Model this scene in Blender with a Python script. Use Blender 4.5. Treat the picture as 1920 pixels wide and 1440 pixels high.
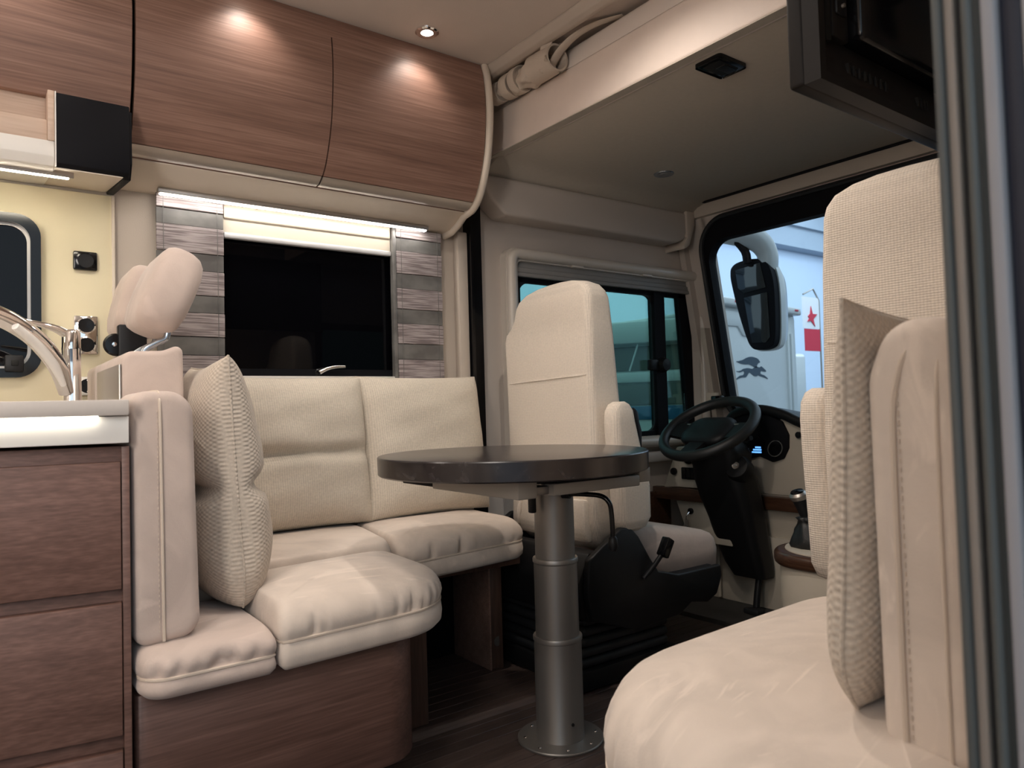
import bpy, bmesh, math, random
from mathutils import Vector, Matrix
random.seed(7)
S = bpy.context.scene
for o in list(bpy.data.objects): bpy.data.objects.remove(o, do_unlink=True)
COL = S.collection
PI = math.pi

# ------------------------------------------------------------------ camera
# world: x = towards the cab, y = towards the far (left) wall, z = up, metres
cam_d = bpy.data.cameras.new('camera'); cam = bpy.data.objects.new('camera', cam_d); COL.objects.link(cam)
cam_d.sensor_fit = 'HORIZONTAL'; cam_d.sensor_width = 36.0
cam_d.lens = 1371.44 / 1920 * 36.0
cam_d.clip_start = 0.02; cam_d.clip_end = 200
RX = Vector((0.8018, -0.5972, -0.0285))      # camera right axis in the world
FW = Vector((0.5976, 0.8011, 0.0343))        # viewing direction
RX = (RX - FW * RX.dot(FW) / FW.length_squared).normalized(); FW.normalize()
UP = RX.cross(FW)
cam.matrix_world = Matrix(((RX.x, UP.x, -FW.x, 0), (RX.y, UP.y, -FW.y, 0), (RX.z, UP.z, -FW.z, 0.85), (0, 0, 0, 1)))
cam_d.dof.use_dof = True; cam_d.dof.focus_distance = 2.0; cam_d.dof.aperture_fstop = 7.5
S.camera = cam

# ------------------------------------------------------------------ light and exposure
S.view_settings.view_transform = 'Standard'; S.view_settings.look = 'None'
S.view_settings.gamma = 1.0; S.view_settings.use_curve_mapping = False
S.view_settings.exposure = 0.5
wd = bpy.data.worlds.new('hall_light'); S.world = wd; wd.use_nodes = True
bg = wd.node_tree.nodes['Background']
bg.inputs[0].default_value = (0.72, 0.87, 1.0, 1); bg.inputs[1].default_value = 0.85
WARM = (1.0, 0.905, 0.82)
def hall_fill(loc, aim, size, power):
    l = bpy.data.lights.new('hall_fill', 'AREA'); l.energy = power; l.size = size; l.color = (0.74, 0.88, 1.0)
    o = bpy.data.objects.new('hall_fill', l); COL.objects.link(o); o.location = loc
    o.rotation_euler = (Vector(aim) - Vector(loc)).to_track_quat('-Z', 'Y').to_euler()
hall_fill((13, 7.5, 9.0), (16, 17, 3), 6, 800)      # unseen area lights added to brighten the hall's far wall
hall_fill((26, 7.5, 9.0), (28, 17, 3), 6, 800)
hall_fill((9.5, 1.5, 8.5), (10, 6.8, 0.5), 4, 20)  # another added light, aimed at the white camper
def spot(loc, power, ang=120, blend=0.6, rad=0.02, col=WARM):
    l = bpy.data.lights.new('spot_lamp', 'SPOT'); l.energy = power; l.color = col
    l.spot_size = math.radians(ang); l.spot_blend = blend; l.shadow_soft_size = rad
    o = bpy.data.objects.new('spot_lamp', l); COL.objects.link(o); o.location = loc
    return o

# ------------------------------------------------------------------ materials
def newmat(name):
    m = bpy.data.materials.new(name); m.use_nodes = True
    nt = m.node_tree; b = nt.nodes['Principled BSDF']
    return m, nt, b
def N(nt, t, **kw):
    n = nt.nodes.new(t)
    for k, v in kw.items():
        if hasattr(n, k): setattr(n, k, v)
        else: n.inputs[k].default_value = v
    return n
def plain(name, col, rough=0.5, metal=0.0, spec=0.5, noise=0.0, nscale=30, bump=0.0, bscale=200, coat=0.0):
    m, nt, b = newmat(name)
    b.inputs['Roughness'].default_value = rough; b.inputs['Metallic'].default_value = metal
    b.inputs['Specular IOR Level'].default_value = spec; b.inputs['Coat Weight'].default_value = coat
    tc = N(nt, 'ShaderNodeTexCoord')
    nz = N(nt, 'ShaderNodeTexNoise'); nz.inputs['Scale'].default_value = nscale; nz.inputs['Detail'].default_value = 4
    nt.links.new(tc.outputs['Object'], nz.inputs['Vector'])
    mx = N(nt, 'ShaderNodeMix', data_type='RGBA')
    c = Vector(col); lo = c * (1 - noise); hi = c * (1 + noise)
    mx.inputs['A'].default_value = (*lo, 1); mx.inputs['B'].default_value = (*[min(1, v) for v in hi], 1)
    nt.links.new(nz.outputs['Fac'], mx.inputs['Factor']); nt.links.new(mx.outputs['Result'], b.inputs['Base Color'])
    if bump:
        n2 = N(nt, 'ShaderNodeTexNoise'); n2.inputs['Scale'].default_value = bscale; n2.inputs['Detail'].default_value = 3
        nt.links.new(tc.outputs['Object'], n2.inputs['Vector'])
        bp = N(nt, 'ShaderNodeBump'); bp.inputs['Strength'].default_value = bump; bp.inputs['Distance'].default_value = 0.002
        nt.links.new(n2.outputs['Fac'], bp.inputs['Height']); nt.links.new(bp.outputs['Normal'], b.inputs['Normal'])
    return m
def emis(name, col, strength):
    m, nt, b = newmat(name)
    b.inputs['Base Color'].default_value = (0.8, 0.8, 0.8, 1)
    b.inputs['Emission Color'].default_value = (*col, 1); b.inputs['Emission Strength'].default_value = strength
    return m
def wood(name, dark, mid, light, sc=(1.6, 26, 26), rough=0.42, fine=True, coat=0.15):
    """grain running along the axis with the smallest scale"""
    m, nt, b = newmat(name); L = nt.links.new
    tc = N(nt, 'ShaderNodeTexCoord'); mp = N(nt, 'ShaderNodeMapping'); mp.inputs['Scale'].default_value = sc
    L(tc.outputs['Object'], mp.inputs['Vector'])
    n1 = N(nt, 'ShaderNodeTexNoise'); n1.inputs['Scale'].default_value = 1.0; n1.inputs['Detail'].default_value = 6; n1.inputs['Roughness'].default_value = 0.6
    n1.inputs['Distortion'].default_value = 0.25
    L(mp.outputs['Vector'], n1.inputs['Vector'])
    mp2 = N(nt, 'ShaderNodeMapping'); mp2.inputs['Scale'].default_value = tuple(v * (6 if v > 5 else 5) for v in sc); L(tc.outputs['Object'], mp2.inputs['Vector'])
    n2 = N(nt, 'ShaderNodeTexNoise'); n2.inputs['Scale'].default_value = 1.0; n2.inputs['Detail'].default_value = 2
    L(mp2.outputs['Vector'], n2.inputs['Vector'])
    ad = N(nt, 'ShaderNodeMath', operation='MULTIPLY_ADD'); L(n2.outputs['Fac'], ad.inputs[0]); ad.inputs[1].default_value = 0.5; 
    mu = N(nt, 'ShaderNodeMath', operation='MULTIPLY'); L(n1.outputs['Fac'], mu.inputs[0]); mu.inputs[1].default_value = 0.55
    L(mu.outputs[0], ad.inputs[2])
    cr = N(nt, 'ShaderNodeValToRGB'); L(ad.outputs[0], cr.inputs['Fac'])
    e = cr.color_ramp.elements; e[0].position = 0.36; e[0].color = (*dark, 1); e[1].position = 0.70; e[1].color = (*light, 1)
    k = cr.color_ramp.elements.new(0.53); k.color = (*mid, 1)
    L(cr.outputs['Color'], b.inputs['Base Color'])
    b.inputs['Roughness'].default_value = rough; b.inputs['Coat Weight'].default_value = coat; b.inputs['Coat Roughness'].default_value = 0.35
    bp = N(nt, 'ShaderNodeBump'); bp.inputs['Strength'].default_value = 0.12; bp.inputs['Distance'].default_value = 0.001
    L(ad.outputs[0], bp.inputs['Height']); L(bp.outputs['Normal'], b.inputs['Normal'])
    return m
def weave(name, col, ka, kb, ax=('X', 'Z'), amp=0.0012, mott=0.18, bstr=0.8, contrast=0.25, op='ADD'):
    """woven cloth: two crossing rib waves in the object's own axes, periods ka / kb metres"""
    m, nt, b = newmat(name); L = nt.links.new
    tc = N(nt, 'ShaderNodeTexCoord'); sp = N(nt, 'ShaderNodeSeparateXYZ'); L(tc.outputs['Object'], sp.inputs[0])
    wn = N(nt, 'ShaderNodeTexNoise'); wn.inputs['Scale'].default_value = 60; wn.inputs['Detail'].default_value = 2; L(tc.outputs['Object'], wn.inputs['Vector'])
    def wave(a, period):
        mu = N(nt, 'ShaderNodeMath', operation='MULTIPLY'); L(sp.outputs[a], mu.inputs[0]); mu.inputs[1].default_value = 2 * PI / period
        ad = N(nt, 'ShaderNodeMath', operation='MULTIPLY_ADD'); L(wn.outputs['Fac'], ad.inputs[0]); ad.inputs[1].default_value = 0.9; L(mu.outputs[0], ad.inputs[2])
        s = N(nt, 'ShaderNodeMath', operation='SINE'); L(ad.outputs[0], s.inputs[0])
        return s
    a = wave(ax[0], ka); c = wave(ax[1], kb)
    if len(ax) > 2:
        a2 = wave(ax[2], ka); s3 = N(nt, 'ShaderNodeMath', operation='ADD'); L(a.outputs[0], s3.inputs[0]); L(a2.outputs[0], s3.inputs[1]); a = s3
    sm = N(nt, 'ShaderNodeMath', operation=op); L(a.outputs[0], sm.inputs[0]); L(c.outputs[0], sm.inputs[1])
    nrm = N(nt, 'ShaderNodeMath', operation='MULTIPLY_ADD'); L(sm.outputs[0], nrm.inputs[0]); nrm.inputs[1].default_value = 0.25; nrm.inputs[2].default_value = 0.5
    mt = N(nt, 'ShaderNodeTexNoise'); mt.inputs['Scale'].default_value = 180; mt.inputs['Detail'].default_value = 3; L(tc.outputs['Object'], mt.inputs['Vector'])
    f = N(nt, 'ShaderNodeMath', operation='MULTIPLY_ADD'); L(mt.outputs['Fac'], f.inputs[0]); f.inputs[1].default_value = 0.9
    f2 = N(nt, 'ShaderNodeMath', operation='MULTIPLY'); L(nrm.outputs[0], f2.inputs[0]); f2.inputs[1].default_value = 0.55; L(f2.outputs[0], f.inputs[2])
    cl = N(nt, 'ShaderNodeMapRange'); L(f.outputs[0], cl.inputs['Value']); cl.inputs['From Min'].default_value = 0.35; cl.inputs['From Max'].default_value = 1.05
    cl.inputs['To Min'].default_value = 0.0; cl.inputs['To Max'].default_value = 1.0
    mx = N(nt, 'ShaderNodeMix', data_type='RGBA'); L(cl.outputs[0], mx.inputs['Factor'])
    cc = Vector(col); mx.inputs['A'].default_value = (*(cc * (1 - contrast * 1.6)), 1); mx.inputs['B'].default_value = (*[min(1, v) for v in cc * (1 + contrast * 0.7)], 1)
    L(mx.outputs['Result'], b.inputs['Base Color'])
    bp = N(nt, 'ShaderNodeBump'); bp.inputs['Strength'].default_value = bstr; bp.inputs['Distance'].default_value = amp
    L(nrm.outputs[0], bp.inputs['Height']); L(bp.outputs['Normal'], b.inputs['Normal'])
    b.inputs['Roughness'].default_value = 0.95; b.inputs['Specular IOR Level'].default_value = 0.1
    b.inputs['Sheen Weight'].default_value = 0.15
    return m
def suede(name, col):
    m, nt, b = newmat(name); L = nt.links.new
    tc = N(nt, 'ShaderNodeTexCoord')
    n1 = N(nt, 'ShaderNodeTexNoise'); n1.inputs['Scale'].default_value = 7; n1.inputs['Detail'].default_value = 5; n1.inputs['Distortion'].default_value = 1.4
    L(tc.outputs['Object'], n1.inputs['Vector'])
    cr = N(nt, 'ShaderNodeValToRGB'); L(n1.outputs['Fac'], cr.inputs['Fac'])
    c = Vector(col); e = cr.color_ramp.elements
    e[0].position = 0.35; e[0].color = (*(c * 0.90), 1); e[1].position = 0.62; e[1].color = (*[min(1, v) for v in c * 1.06], 1)
    # brushed nap marks
    mp = N(nt, 'ShaderNodeMapping'); mp.inputs['Scale'].default_value = (5, 22, 8); mp.inputs['Rotation'].default_value = (0, 0, 0.7); L(tc.outputs['Object'], mp.inputs['Vector'])
    n3 = N(nt, 'ShaderNodeTexNoise'); n3.inputs['Scale'].default_value = 1; n3.inputs['Detail'].default_value = 4; n3.inputs['Distortion'].default_value = 2.2; L(mp.outputs['Vector'], n3.inputs['Vector'])
    r3 = N(nt, 'ShaderNodeMapRange'); L(n3.outputs['Fac'], r3.inputs['Value']); r3.inputs['From Min'].default_value = 0.60; r3.inputs['From Max'].default_value = 0.72
    mx = N(nt, 'ShaderNodeMix', data_type='RGBA'); L(r3.outputs[0], mx.inputs['Factor']); L(cr.outputs['Color'], mx.inputs['A']); mx.inputs['B'].default_value = (*[min(1, v) for v in c * 1.13], 1)
    L(mx.outputs['Result'], b.inputs['Base Color'])
    n2 = N(nt, 'ShaderNodeTexNoise'); n2.inputs['Scale'].default_value = 350; n2.inputs['Detail'].default_value = 2; L(tc.outputs['Object'], n2.inputs['Vector'])
    bp = N(nt, 'ShaderNodeBump'); bp.inputs['Strength'].default_value = 0.25; bp.inputs['Distance'].default_value = 0.001
    L(n2.outputs['Fac'], bp.inputs['Height'])
    n4 = N(nt, 'ShaderNodeTexNoise'); n4.inputs['Scale'].default_value = 22; n4.inputs['Detail'].default_value = 3; L(tc.outputs['Object'], n4.inputs['Vector'])
    bp2 = N(nt, 'ShaderNodeBump'); bp2.inputs['Strength'].default_value = 0.35; bp2.inputs['Distance'].default_value = 0.004
    L(n4.outputs['Fac'], bp2.inputs['Height']); L(bp.outputs['Normal'], bp2.inputs['Normal']); L(bp2.outputs['Normal'], b.inputs['Normal'])
    b.inputs['Roughness'].default_value = 0.9; b.inputs['Specular IOR Level'].default_value = 0.15
    b.inputs['Sheen Weight'].default_value = 0.25; b.inputs['Sheen Roughness'].default_value = 0.5
    return m
def glass(name, tint, refl=0.06):
    """thin flat pane: see-through with a mirror-like share"""
    m = bpy.data.materials.new(name); m.use_nodes = True; nt = m.node_tree; L = nt.links.new
    nt.nodes.remove(nt.nodes['Principled BSDF']); out = nt.nodes['Material Output']
    tr = N(nt, 'ShaderNodeBsdfTransparent'); tr.inputs[0].default_value = (*tint, 1)
    gl = N(nt, 'ShaderNodeBsdfGlossy'); gl.inputs['Roughness'].default_value = 0.01
    fr = N(nt, 'ShaderNodeFresnel'); fr.inputs[0].default_value = 1.3
    ms = N(nt, 'ShaderNodeMixShader'); L(fr.outputs[0], ms.inputs[0]); L(tr.outputs[0], ms.inputs[1]); L(gl.outputs[0], ms.inputs[2])
    L(ms.outputs[0], out.inputs['Surface'])
    return m

M = {}
M['wall'] = plain('wall_cream_vinyl', (0.54, 0.47, 0.40), 0.6, noise=0.03, nscale=6, bump=0.15, bscale=400)
M['cabwall'] = plain('cab_lining', (0.55, 0.485, 0.43), 0.6, noise=0.03, nscale=6, bump=0.15, bscale=400)
M['ceil'] = plain('ceiling_felt', (0.66, 0.575, 0.51), 0.85, noise=0.05, nscale=9, bump=0.3, bscale=350)
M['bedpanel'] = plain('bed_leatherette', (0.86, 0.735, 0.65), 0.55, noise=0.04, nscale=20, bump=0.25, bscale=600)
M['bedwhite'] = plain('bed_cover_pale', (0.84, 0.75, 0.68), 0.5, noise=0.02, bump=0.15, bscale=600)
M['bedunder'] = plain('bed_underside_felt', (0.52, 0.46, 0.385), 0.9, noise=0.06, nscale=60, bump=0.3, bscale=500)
M['cream'] = plain('cream_moulding', (0.66, 0.575, 0.48), 0.4, noise=0.02)
M['creamdash'] = plain('dash_cream_leatherette', (0.56, 0.50, 0.41), 0.5, noise=0.03, bump=0.15, bscale=600)
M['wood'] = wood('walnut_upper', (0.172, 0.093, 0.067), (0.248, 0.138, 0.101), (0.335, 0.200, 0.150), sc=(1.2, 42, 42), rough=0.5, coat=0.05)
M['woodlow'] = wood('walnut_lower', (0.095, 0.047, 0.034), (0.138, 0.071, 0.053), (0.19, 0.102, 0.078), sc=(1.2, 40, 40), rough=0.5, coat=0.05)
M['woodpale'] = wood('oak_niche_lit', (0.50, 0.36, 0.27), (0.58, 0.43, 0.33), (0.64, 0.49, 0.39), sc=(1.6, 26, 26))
M['woodleg'] = wood('walnut_leg', (0.05, 0.026, 0.018), (0.085, 0.044, 0.03), (0.12, 0.065, 0.045), sc=(26, 26, 1.8))
M['wooddash'] = wood('dash_wood', (0.04, 0.018, 0.010), (0.07, 0.032, 0.018), (0.10, 0.05, 0.03), sc=(30, 2, 30), rough=0.25, coat=0.4)
M['plank'] = wood('floor_plank', (0.05, 0.033, 0.027), (0.085, 0.057, 0.048), (0.12, 0.085, 0.073), sc=(2.2, 34, 34), rough=0.4)
M['inlay'] = plain('floor_inlay', (0.16, 0.12, 0.105), 0.5, noise=0.1)
M['alu'] = plain('brushed_aluminium', (0.50, 0.46, 0.42), 0.38, metal=0.85, noise=0.03, nscale=80)
M['column'] = plain('satin_grey_metal', (0.27, 0.252, 0.235), 0.42, metal=0.7, noise=0.02, nscale=60)
M['bracket'] = plain('grey_bracket_paint', (0.30, 0.275, 0.245), 0.5, metal=0.2)
M['chrome'] = plain('chrome', (0.88, 0.87, 0.86), 0.06, metal=1.0)
M['satin'] = plain('satin_steel', (0.45, 0.5, 0.56), 0.25, metal=1.0)
M['black'] = plain('black_plastic', (0.009, 0.009, 0.010), 0.45, spec=0.3, noise=0.1, bump=0.1, bscale=500)
M['blackgloss'] = plain('black_gloss', (0.005, 0.005, 0.006), 0.15, spec=0.35)
M['blackmatt'] = plain('black_matt', (0.006, 0.006, 0.008), 0.6, spec=0.12)
M['rubber'] = plain('rubber', (0.015, 0.016, 0.018), 0.55)
M['darkglass'] = plain('night_glass', (0.002, 0.002, 0.003), 0.02, spec=0.22)
M['white'] = plain('white_gloss_plastic', (0.78, 0.75, 0.70), 0.35)
M['worktop'] = plain('worktop_mineral', (0.50, 0.45, 0.41), 0.45, noise=0.04, nscale=120)
M['splash'] = plain('splashback_glass', (0.80, 0.72, 0.51), 0.12, noise=0.01, coat=0.3)
M['blindw'] = plain('blind_cloth', (0.55, 0.50, 0.41), 0.7, noise=0.02)
M['blindg'] = plain('blind_grey', (0.26, 0.25, 0.24), 0.6)
M['silver'] = plain('silver_rail', (0.72, 0.72, 0.72), 0.3, metal=0.3)
M['tabletop'] = None
M['suede'] = suede('suede_cream', (0.645, 0.55, 0.47))
M['suede2'] = suede('suede_taupe', (0.525, 0.425, 0.37))
M['piping'] = plain('piping_cord', (0.60, 0.50, 0.41), 0.8)
M['linen'] = weave('linen_rib', (0.64, 0.57, 0.475), 0.0065, 0.0042, ('X', 'Z'), amp=0.0010, contrast=0.13)
M['linenseat'] = weave('linen_seat', (0.78, 0.69, 0.59), 0.0060, 0.0046, ('Y', 'Z', 'X'), amp=0.0009, contrast=0.09)
M['knit'] = weave('basket_weave', (0.58, 0.50, 0.415), 0.0105, 0.0088, ('X', 'Z'), amp=0.0022, contrast=0.16, bstr=1.0, op='MULTIPLY')
M['curtfab'] = None
M['roll'] = plain('curtain_roll_cloth', (0.57, 0.485, 0.40), 0.8, noise=0.05, nscale=25, bump=0.3, bscale=300)
M['led'] = emis('led_diffuser', (1.0, 0.94, 0.87), 18)
M['ledw'] = emis('led_worktop', (1.0, 0.93, 0.78), 7)
M['ledk'] = emis('led_diffuser_kitchen', (1.0, 0.90, 0.72), 38)
M['panel'] = emis('ceiling_fill_diffuser', (1.0, 0.93, 0.87), 4.8)
M['wallfill'] = emis('wall_fill_diffuser', (1.0, 0.925, 0.86), 12)
M['lens'] = emis('spot_lens', (1.0, 0.93, 0.82), 12)
M['display'] = emis('display_blue', (0.08, 0.35, 1.0), 1.1)
M['glass'] = glass('windscreen_glass', (0.90, 0.95, 0.97))
M['greenglass'] = glass('side_glass_green', (0.50, 0.70, 0.64))
M['dimglass'] = glass('dimmed_green_glass', (0.16, 0.24, 0.22))  # tint darkened to dim the reflection of the unseen window
M['vanwhite'] = plain('van_white', (0.60, 0.63, 0.63), 0.3, coat=0.3)
M['logo'] = plain('logo_blue_grey', (0.045, 0.07, 0.10), 0.5)
M['hallwall'] = plain('hall_wall', (0.55, 0.64, 0.78), 0.8)
M['hallgrey'] = plain('hall_fascia', (0.36, 0.42, 0.50), 0.7)
M['hallfloor'] = plain('hall_carpet', (0.10, 0.10, 0.11), 0.9)
M['vanstripe'] = plain('van_blue_stripe', (0.03, 0.12, 0.22), 0.4)
M['red'] = plain('flag_red', (0.55, 0.03, 0.06), 0.7)
M['flagwhite'] = plain('flag_white', (0.75, 0.75, 0.78), 0.8)
M['carpet'] = plain('cab_carpet', (0.05, 0.045, 0.04), 0.95, noise=0.2, nscale=200, bump=0.5, bscale=500)
M['mirrorglass'] = plain('mirror_face', (0.07, 0.075, 0.075), 0.08, metal=1.0)  # dark reflection is put into the mirror's base colour
M['leather'] = plain('black_leather', (0.014, 0.014, 0.014), 0.45, bump=0.3, bscale=250)
M['grille'] = plain('slot_black', (0.003, 0.003, 0.003), 0.8)
M['tv'] = plain('tv_shell', (0.014, 0.012, 0.011), 0.55, spec=0.2)
M['doorgrey'] = plain('door_profile_grey', (0.10, 0.10, 0.092), 0.5)
M['doorbeige'] = plain('door_profile_beige', (0.33, 0.265, 0.215), 0.5)
M['doorwhite'] = plain('door_profile_white', (0.36, 0.34, 0.345), 0.5)
M['doornavy'] = plain('door_seal_navy', (0.012, 0.014, 0.028), 0.5)

def stone():
    m, nt, b = newmat('slate_laminate'); L = nt.links.new
    tc = N(nt, 'ShaderNodeTexCoord')
    n1 = N(nt, 'ShaderNodeTexNoise'); n1.inputs['Scale'].default_value = 14; n1.inputs['Detail'].default_value = 8; n1.inputs['Distortion'].default_value = 1.2; n1.inputs['Roughness'].default_value = 0.65
    L(tc.outputs['Object'], n1.inputs['Vector'])
    cr = N(nt, 'ShaderNodeValToRGB'); L(n1.outputs['Fac'], cr.inputs['Fac'])
    e = cr.color_ramp.elements; e[0].position = 0.35; e[0].color = (0.009, 0.007, 0.008, 1); e[1].position = 0.75; e[1].color = (0.055, 0.047, 0.047, 1)
    k = e.new(0.55); k.color = (0.019, 0.015, 0.016, 1)
    L(cr.outputs['Color'], b.inputs['Base Color']); b.inputs['Roughness'].default_value = 0.24; b.inputs['Specular IOR Level'].default_value = 0.8
    n2 = N(nt, 'ShaderNodeTexNoise'); n2.inputs['Scale'].default_value = 90; n2.inputs['Detail'].default_value = 4; L(tc.outputs['Object'], n2.inputs['Vector'])
    bp = N(nt, 'ShaderNodeBump'); bp.inputs['Strength'].default_value = 0.12; bp.inputs['Distance'].default_value = 0.001
    L(n2.outputs['Fac'], bp.inputs['Height']); L(bp.outputs['Normal'], b.inputs['Normal'])
    return m
M['tabletop'] = stone()
def curtain_mat(name, c1, c2, kz, rough, metal=0.0):
    m, nt, b = newmat(name); L = nt.links.new
    tc = N(nt, 'ShaderNodeTexCoord'); mp = N(nt, 'ShaderNodeMapping'); mp.inputs['Scale'].default_value = (9, 9, kz); L(tc.outputs['Object'], mp.inputs['Vector'])
    n1 = N(nt, 'ShaderNodeTexNoise'); n1.inputs['Scale'].default_value = 1; n1.inputs['Detail'].default_value = 3; L(mp.outputs['Vector'], n1.inputs['Vector'])
    cr = N(nt, 'ShaderNodeValToRGB'); L(n1.outputs['Fac'], cr.inputs['Fac']); e = cr.color_ramp.elements
    e[0].position = 0.42; e[0].color = (*c1, 1); e[1].position = 0.58; e[1].color = (*c2, 1)
    L(cr.outputs['Color'], b.inputs['Base Color']); b.inputs['Roughness'].default_value = rough; b.inputs['Metallic'].default_value = metal
    bp = N(nt, 'ShaderNodeBump'); bp.inputs['Strength'].default_value = 0.5; bp.inputs['Distance'].default_value = 0.0015
    L(n1.outputs['Fac'], bp.inputs['Height']); L(bp.outputs['Normal'], b.inputs['Normal'])
    return m
M['curtrib'] = curtain_mat('curtain_ribbed', (0.20, 0.165, 0.165), (0.43, 0.375, 0.37), 190, 0.7)
M['curtsat'] = curtain_mat('curtain_satin', (0.13, 0.125, 0.12), (0.20, 0.195, 0.185), 12, 0.35)

# ------------------------------------------------------------------ mesh helpers
def mesh_obj(name, verts, faces, mat, parent=None, smooth=True, sharp=0.7, loc=None):
    me = bpy.data.meshes.new(name); me.from_pydata([tuple(v) for v in verts], [], faces); me.update()
    return finish(name, me, mat, parent, smooth, sharp)
def finish(name, me, mat, parent=None, smooth=True, sharp=0.7):
    bm = bmesh.new(); bm.from_mesh(me); bmesh.ops.recalc_face_normals(bm, faces=bm.faces); bm.to_mesh(me); bm.free()
    if smooth:
        for p in me.polygons: p.use_smooth = True
        me.set_sharp_from_angle(angle=sharp)
    me.materials.append(M[mat] if isinstance(mat, str) else mat)
    o = bpy.data.objects.new(name, me); COL.objects.link(o)
    if parent is not None: attach(o, parent)
    return o
def attach(o, parent):
    o.parent = parent
    if parent.type == 'EMPTY' and not parent.get('_local'):
        o.matrix_parent_inverse = parent.matrix_basis.inverted()
def thing(name, loc, label=None, cat=None, group=None, rz=0, local=False):
    e = bpy.data.objects.new(name, None); COL.objects.link(e); e.location = loc; e.rotation_euler = (0, 0, rz); e.empty_display_size = 0.05
    e['_local'] = 1 if local else 0
    if label: tag(e, label, cat, group)
    bpy.context.view_layer.update()
    return e
def tag(o, label, cat, group=None):
    o['label'] = label; o['category'] = cat
    if group: o['group'] = group
    return o
def struct(o): o['kind'] = 'structure'; return o
def box(name, xr, yr, zr, mat, parent=None, bev=0.003, seg=2, mtx=None):
    bm = bmesh.new(); bmesh.ops.create_cube(bm, size=1)
    for v in bm.verts:
        v.co = Vector((xr[0] + (v.co.x + .5) * (xr[1] - xr[0]), yr[0] + (v.co.y + .5) * (yr[1] - yr[0]), zr[0] + (v.co.z + .5) * (zr[1] - zr[0])))
    if bev: bmesh.ops.bevel(bm, geom=list(bm.edges), offset=bev, segments=seg, profile=0.5, affect='EDGES')
    if mtx: bmesh.ops.transform(bm, matrix=mtx, verts=bm.verts)
    me = bpy.data.meshes.new(name); bm.to_mesh(me); bm.free()
    return finish(name, me, mat, parent)
def boxes(name, lst, mat, parent=None):
    V, F = [], []
    for xr, yr, zr in lst:
        b = len(V)
        V += [(x, y, z) for z in zr for y in yr for x in xr]
        F += [tuple(b + i for i in f) for f in ((0, 1, 3, 2), (4, 6, 7, 5), (0, 4, 5, 1), (2, 3, 7, 6), (0, 2, 6, 4), (1, 5, 7, 3))]
    return mesh_obj(name, V, F, mat, parent, smooth=False)
AX = {'x': lambda p, t: (t, p[0], p[1]), 'y': lambda p, t: (p[0], t, p[1]), 'z': lambda p, t: (p[0], p[1], t)}
def prism(name, pts, axis, a, b, mat, parent=None, bev=0.003, seg=2, sharp=0.6, mtx=None):
    bm = bmesh.new(); f = AX[axis]; n = len(pts)
    va = [bm.verts.new(f(p, a)) for p in pts]; vb = [bm.verts.new(f(p, b)) for p in pts]
    bm.faces.new(va); bm.faces.new(vb)
    for i in range(n): bm.faces.new((va[i], va[(i + 1) % n], vb[(i + 1) % n], vb[i]))
    bmesh.ops.recalc_face_normals(bm, faces=bm.faces)
    if bev:
        ed = [e for e in bm.edges if len(e.link_faces) == 2 and e.calc_face_angle(0) > 0.5]
        bmesh.ops.bevel(bm, geom=ed, offset=bev, segments=seg, profile=0.5, affect='EDGES')
    if mtx: bmesh.ops.transform(bm, matrix=mtx, verts=bm.verts)
    me = bpy.data.meshes.new(name); bm.to_mesh(me); bm.free()
    return finish(name, me, mat, parent, sharp=sharp)
def smooth_path(pts, n=8, closed=False):
    P = [Vector(p) for p in pts]; out = []; m = len(P)
    rng = range(m if closed else m - 1)
    for i in rng:
        if closed: p0, p1, p2, p3 = P[(i - 1) % m], P[i], P[(i + 1) % m], P[(i + 2) % m]
        else: p0, p1, p2, p3 = P[max(i - 1, 0)], P[i], P[i + 1], P[min(i + 2, m - 1)]
        for k in range(n):
            t = k / n
            out.append(0.5 * ((2 * p1) + (-p0 + p2) * t + (2 * p0 - 5 * p1 + 4 * p2 - p3) * t * t + (-p0 + 3 * p1 - 3 * p2 + p3) * t ** 3))
    if not closed: out.append(P[-1])
    return out
def tube(name, pts, r, mat, parent=None, n=10, closed=False, smooth=0, flat=1.0, up=None):
    if smooth: pts = smooth_path(pts, smooth, closed)
    P = [Vector(p) for p in pts]; m = len(P); V, F = [], []
    rr = r if hasattr(r, '__len__') else None
    prev = None
    for i in range(m):
        t = (P[(i + 1) % m] - P[(i - 1) % m]) if closed else (P[min(i + 1, m - 1)] - P[max(i - 1, 0)])
        t.normalize()
        if prev is None:
            a = Vector(up) if up else (Vector((0, 0, 1)) if abs(t.z) < 0.9 else Vector((1, 0, 0)))
        else: a = prev
        a = (a - t * a.dot(t)).normalized(); b = t.cross(a); prev = a
        if rr is not None:
            q = i / (m - 1) * (len(rr) - 1); k = min(int(q), len(rr) - 2); rad = rr[k] + (rr[k + 1] - rr[k]) * (q - k)
        else: rad = r
        for j in range(n):
            w = 2 * PI * j / n
            V.append(P[i] + a * (math.cos(w) * rad * flat) + b * (math.sin(w) * rad))
    for i in range(m if closed else m - 1):
        for j in range(n):
            F.append((i * n + j, i * n + (j + 1) % n, ((i + 1) % m) * n + (j + 1) % n, ((i + 1) % m) * n + j))
    if not closed: F.append(tuple(range(n))); F.append(tuple(range((m - 1) * n, m * n)))
    return mesh_obj(name, V, F, mat, parent)
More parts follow.
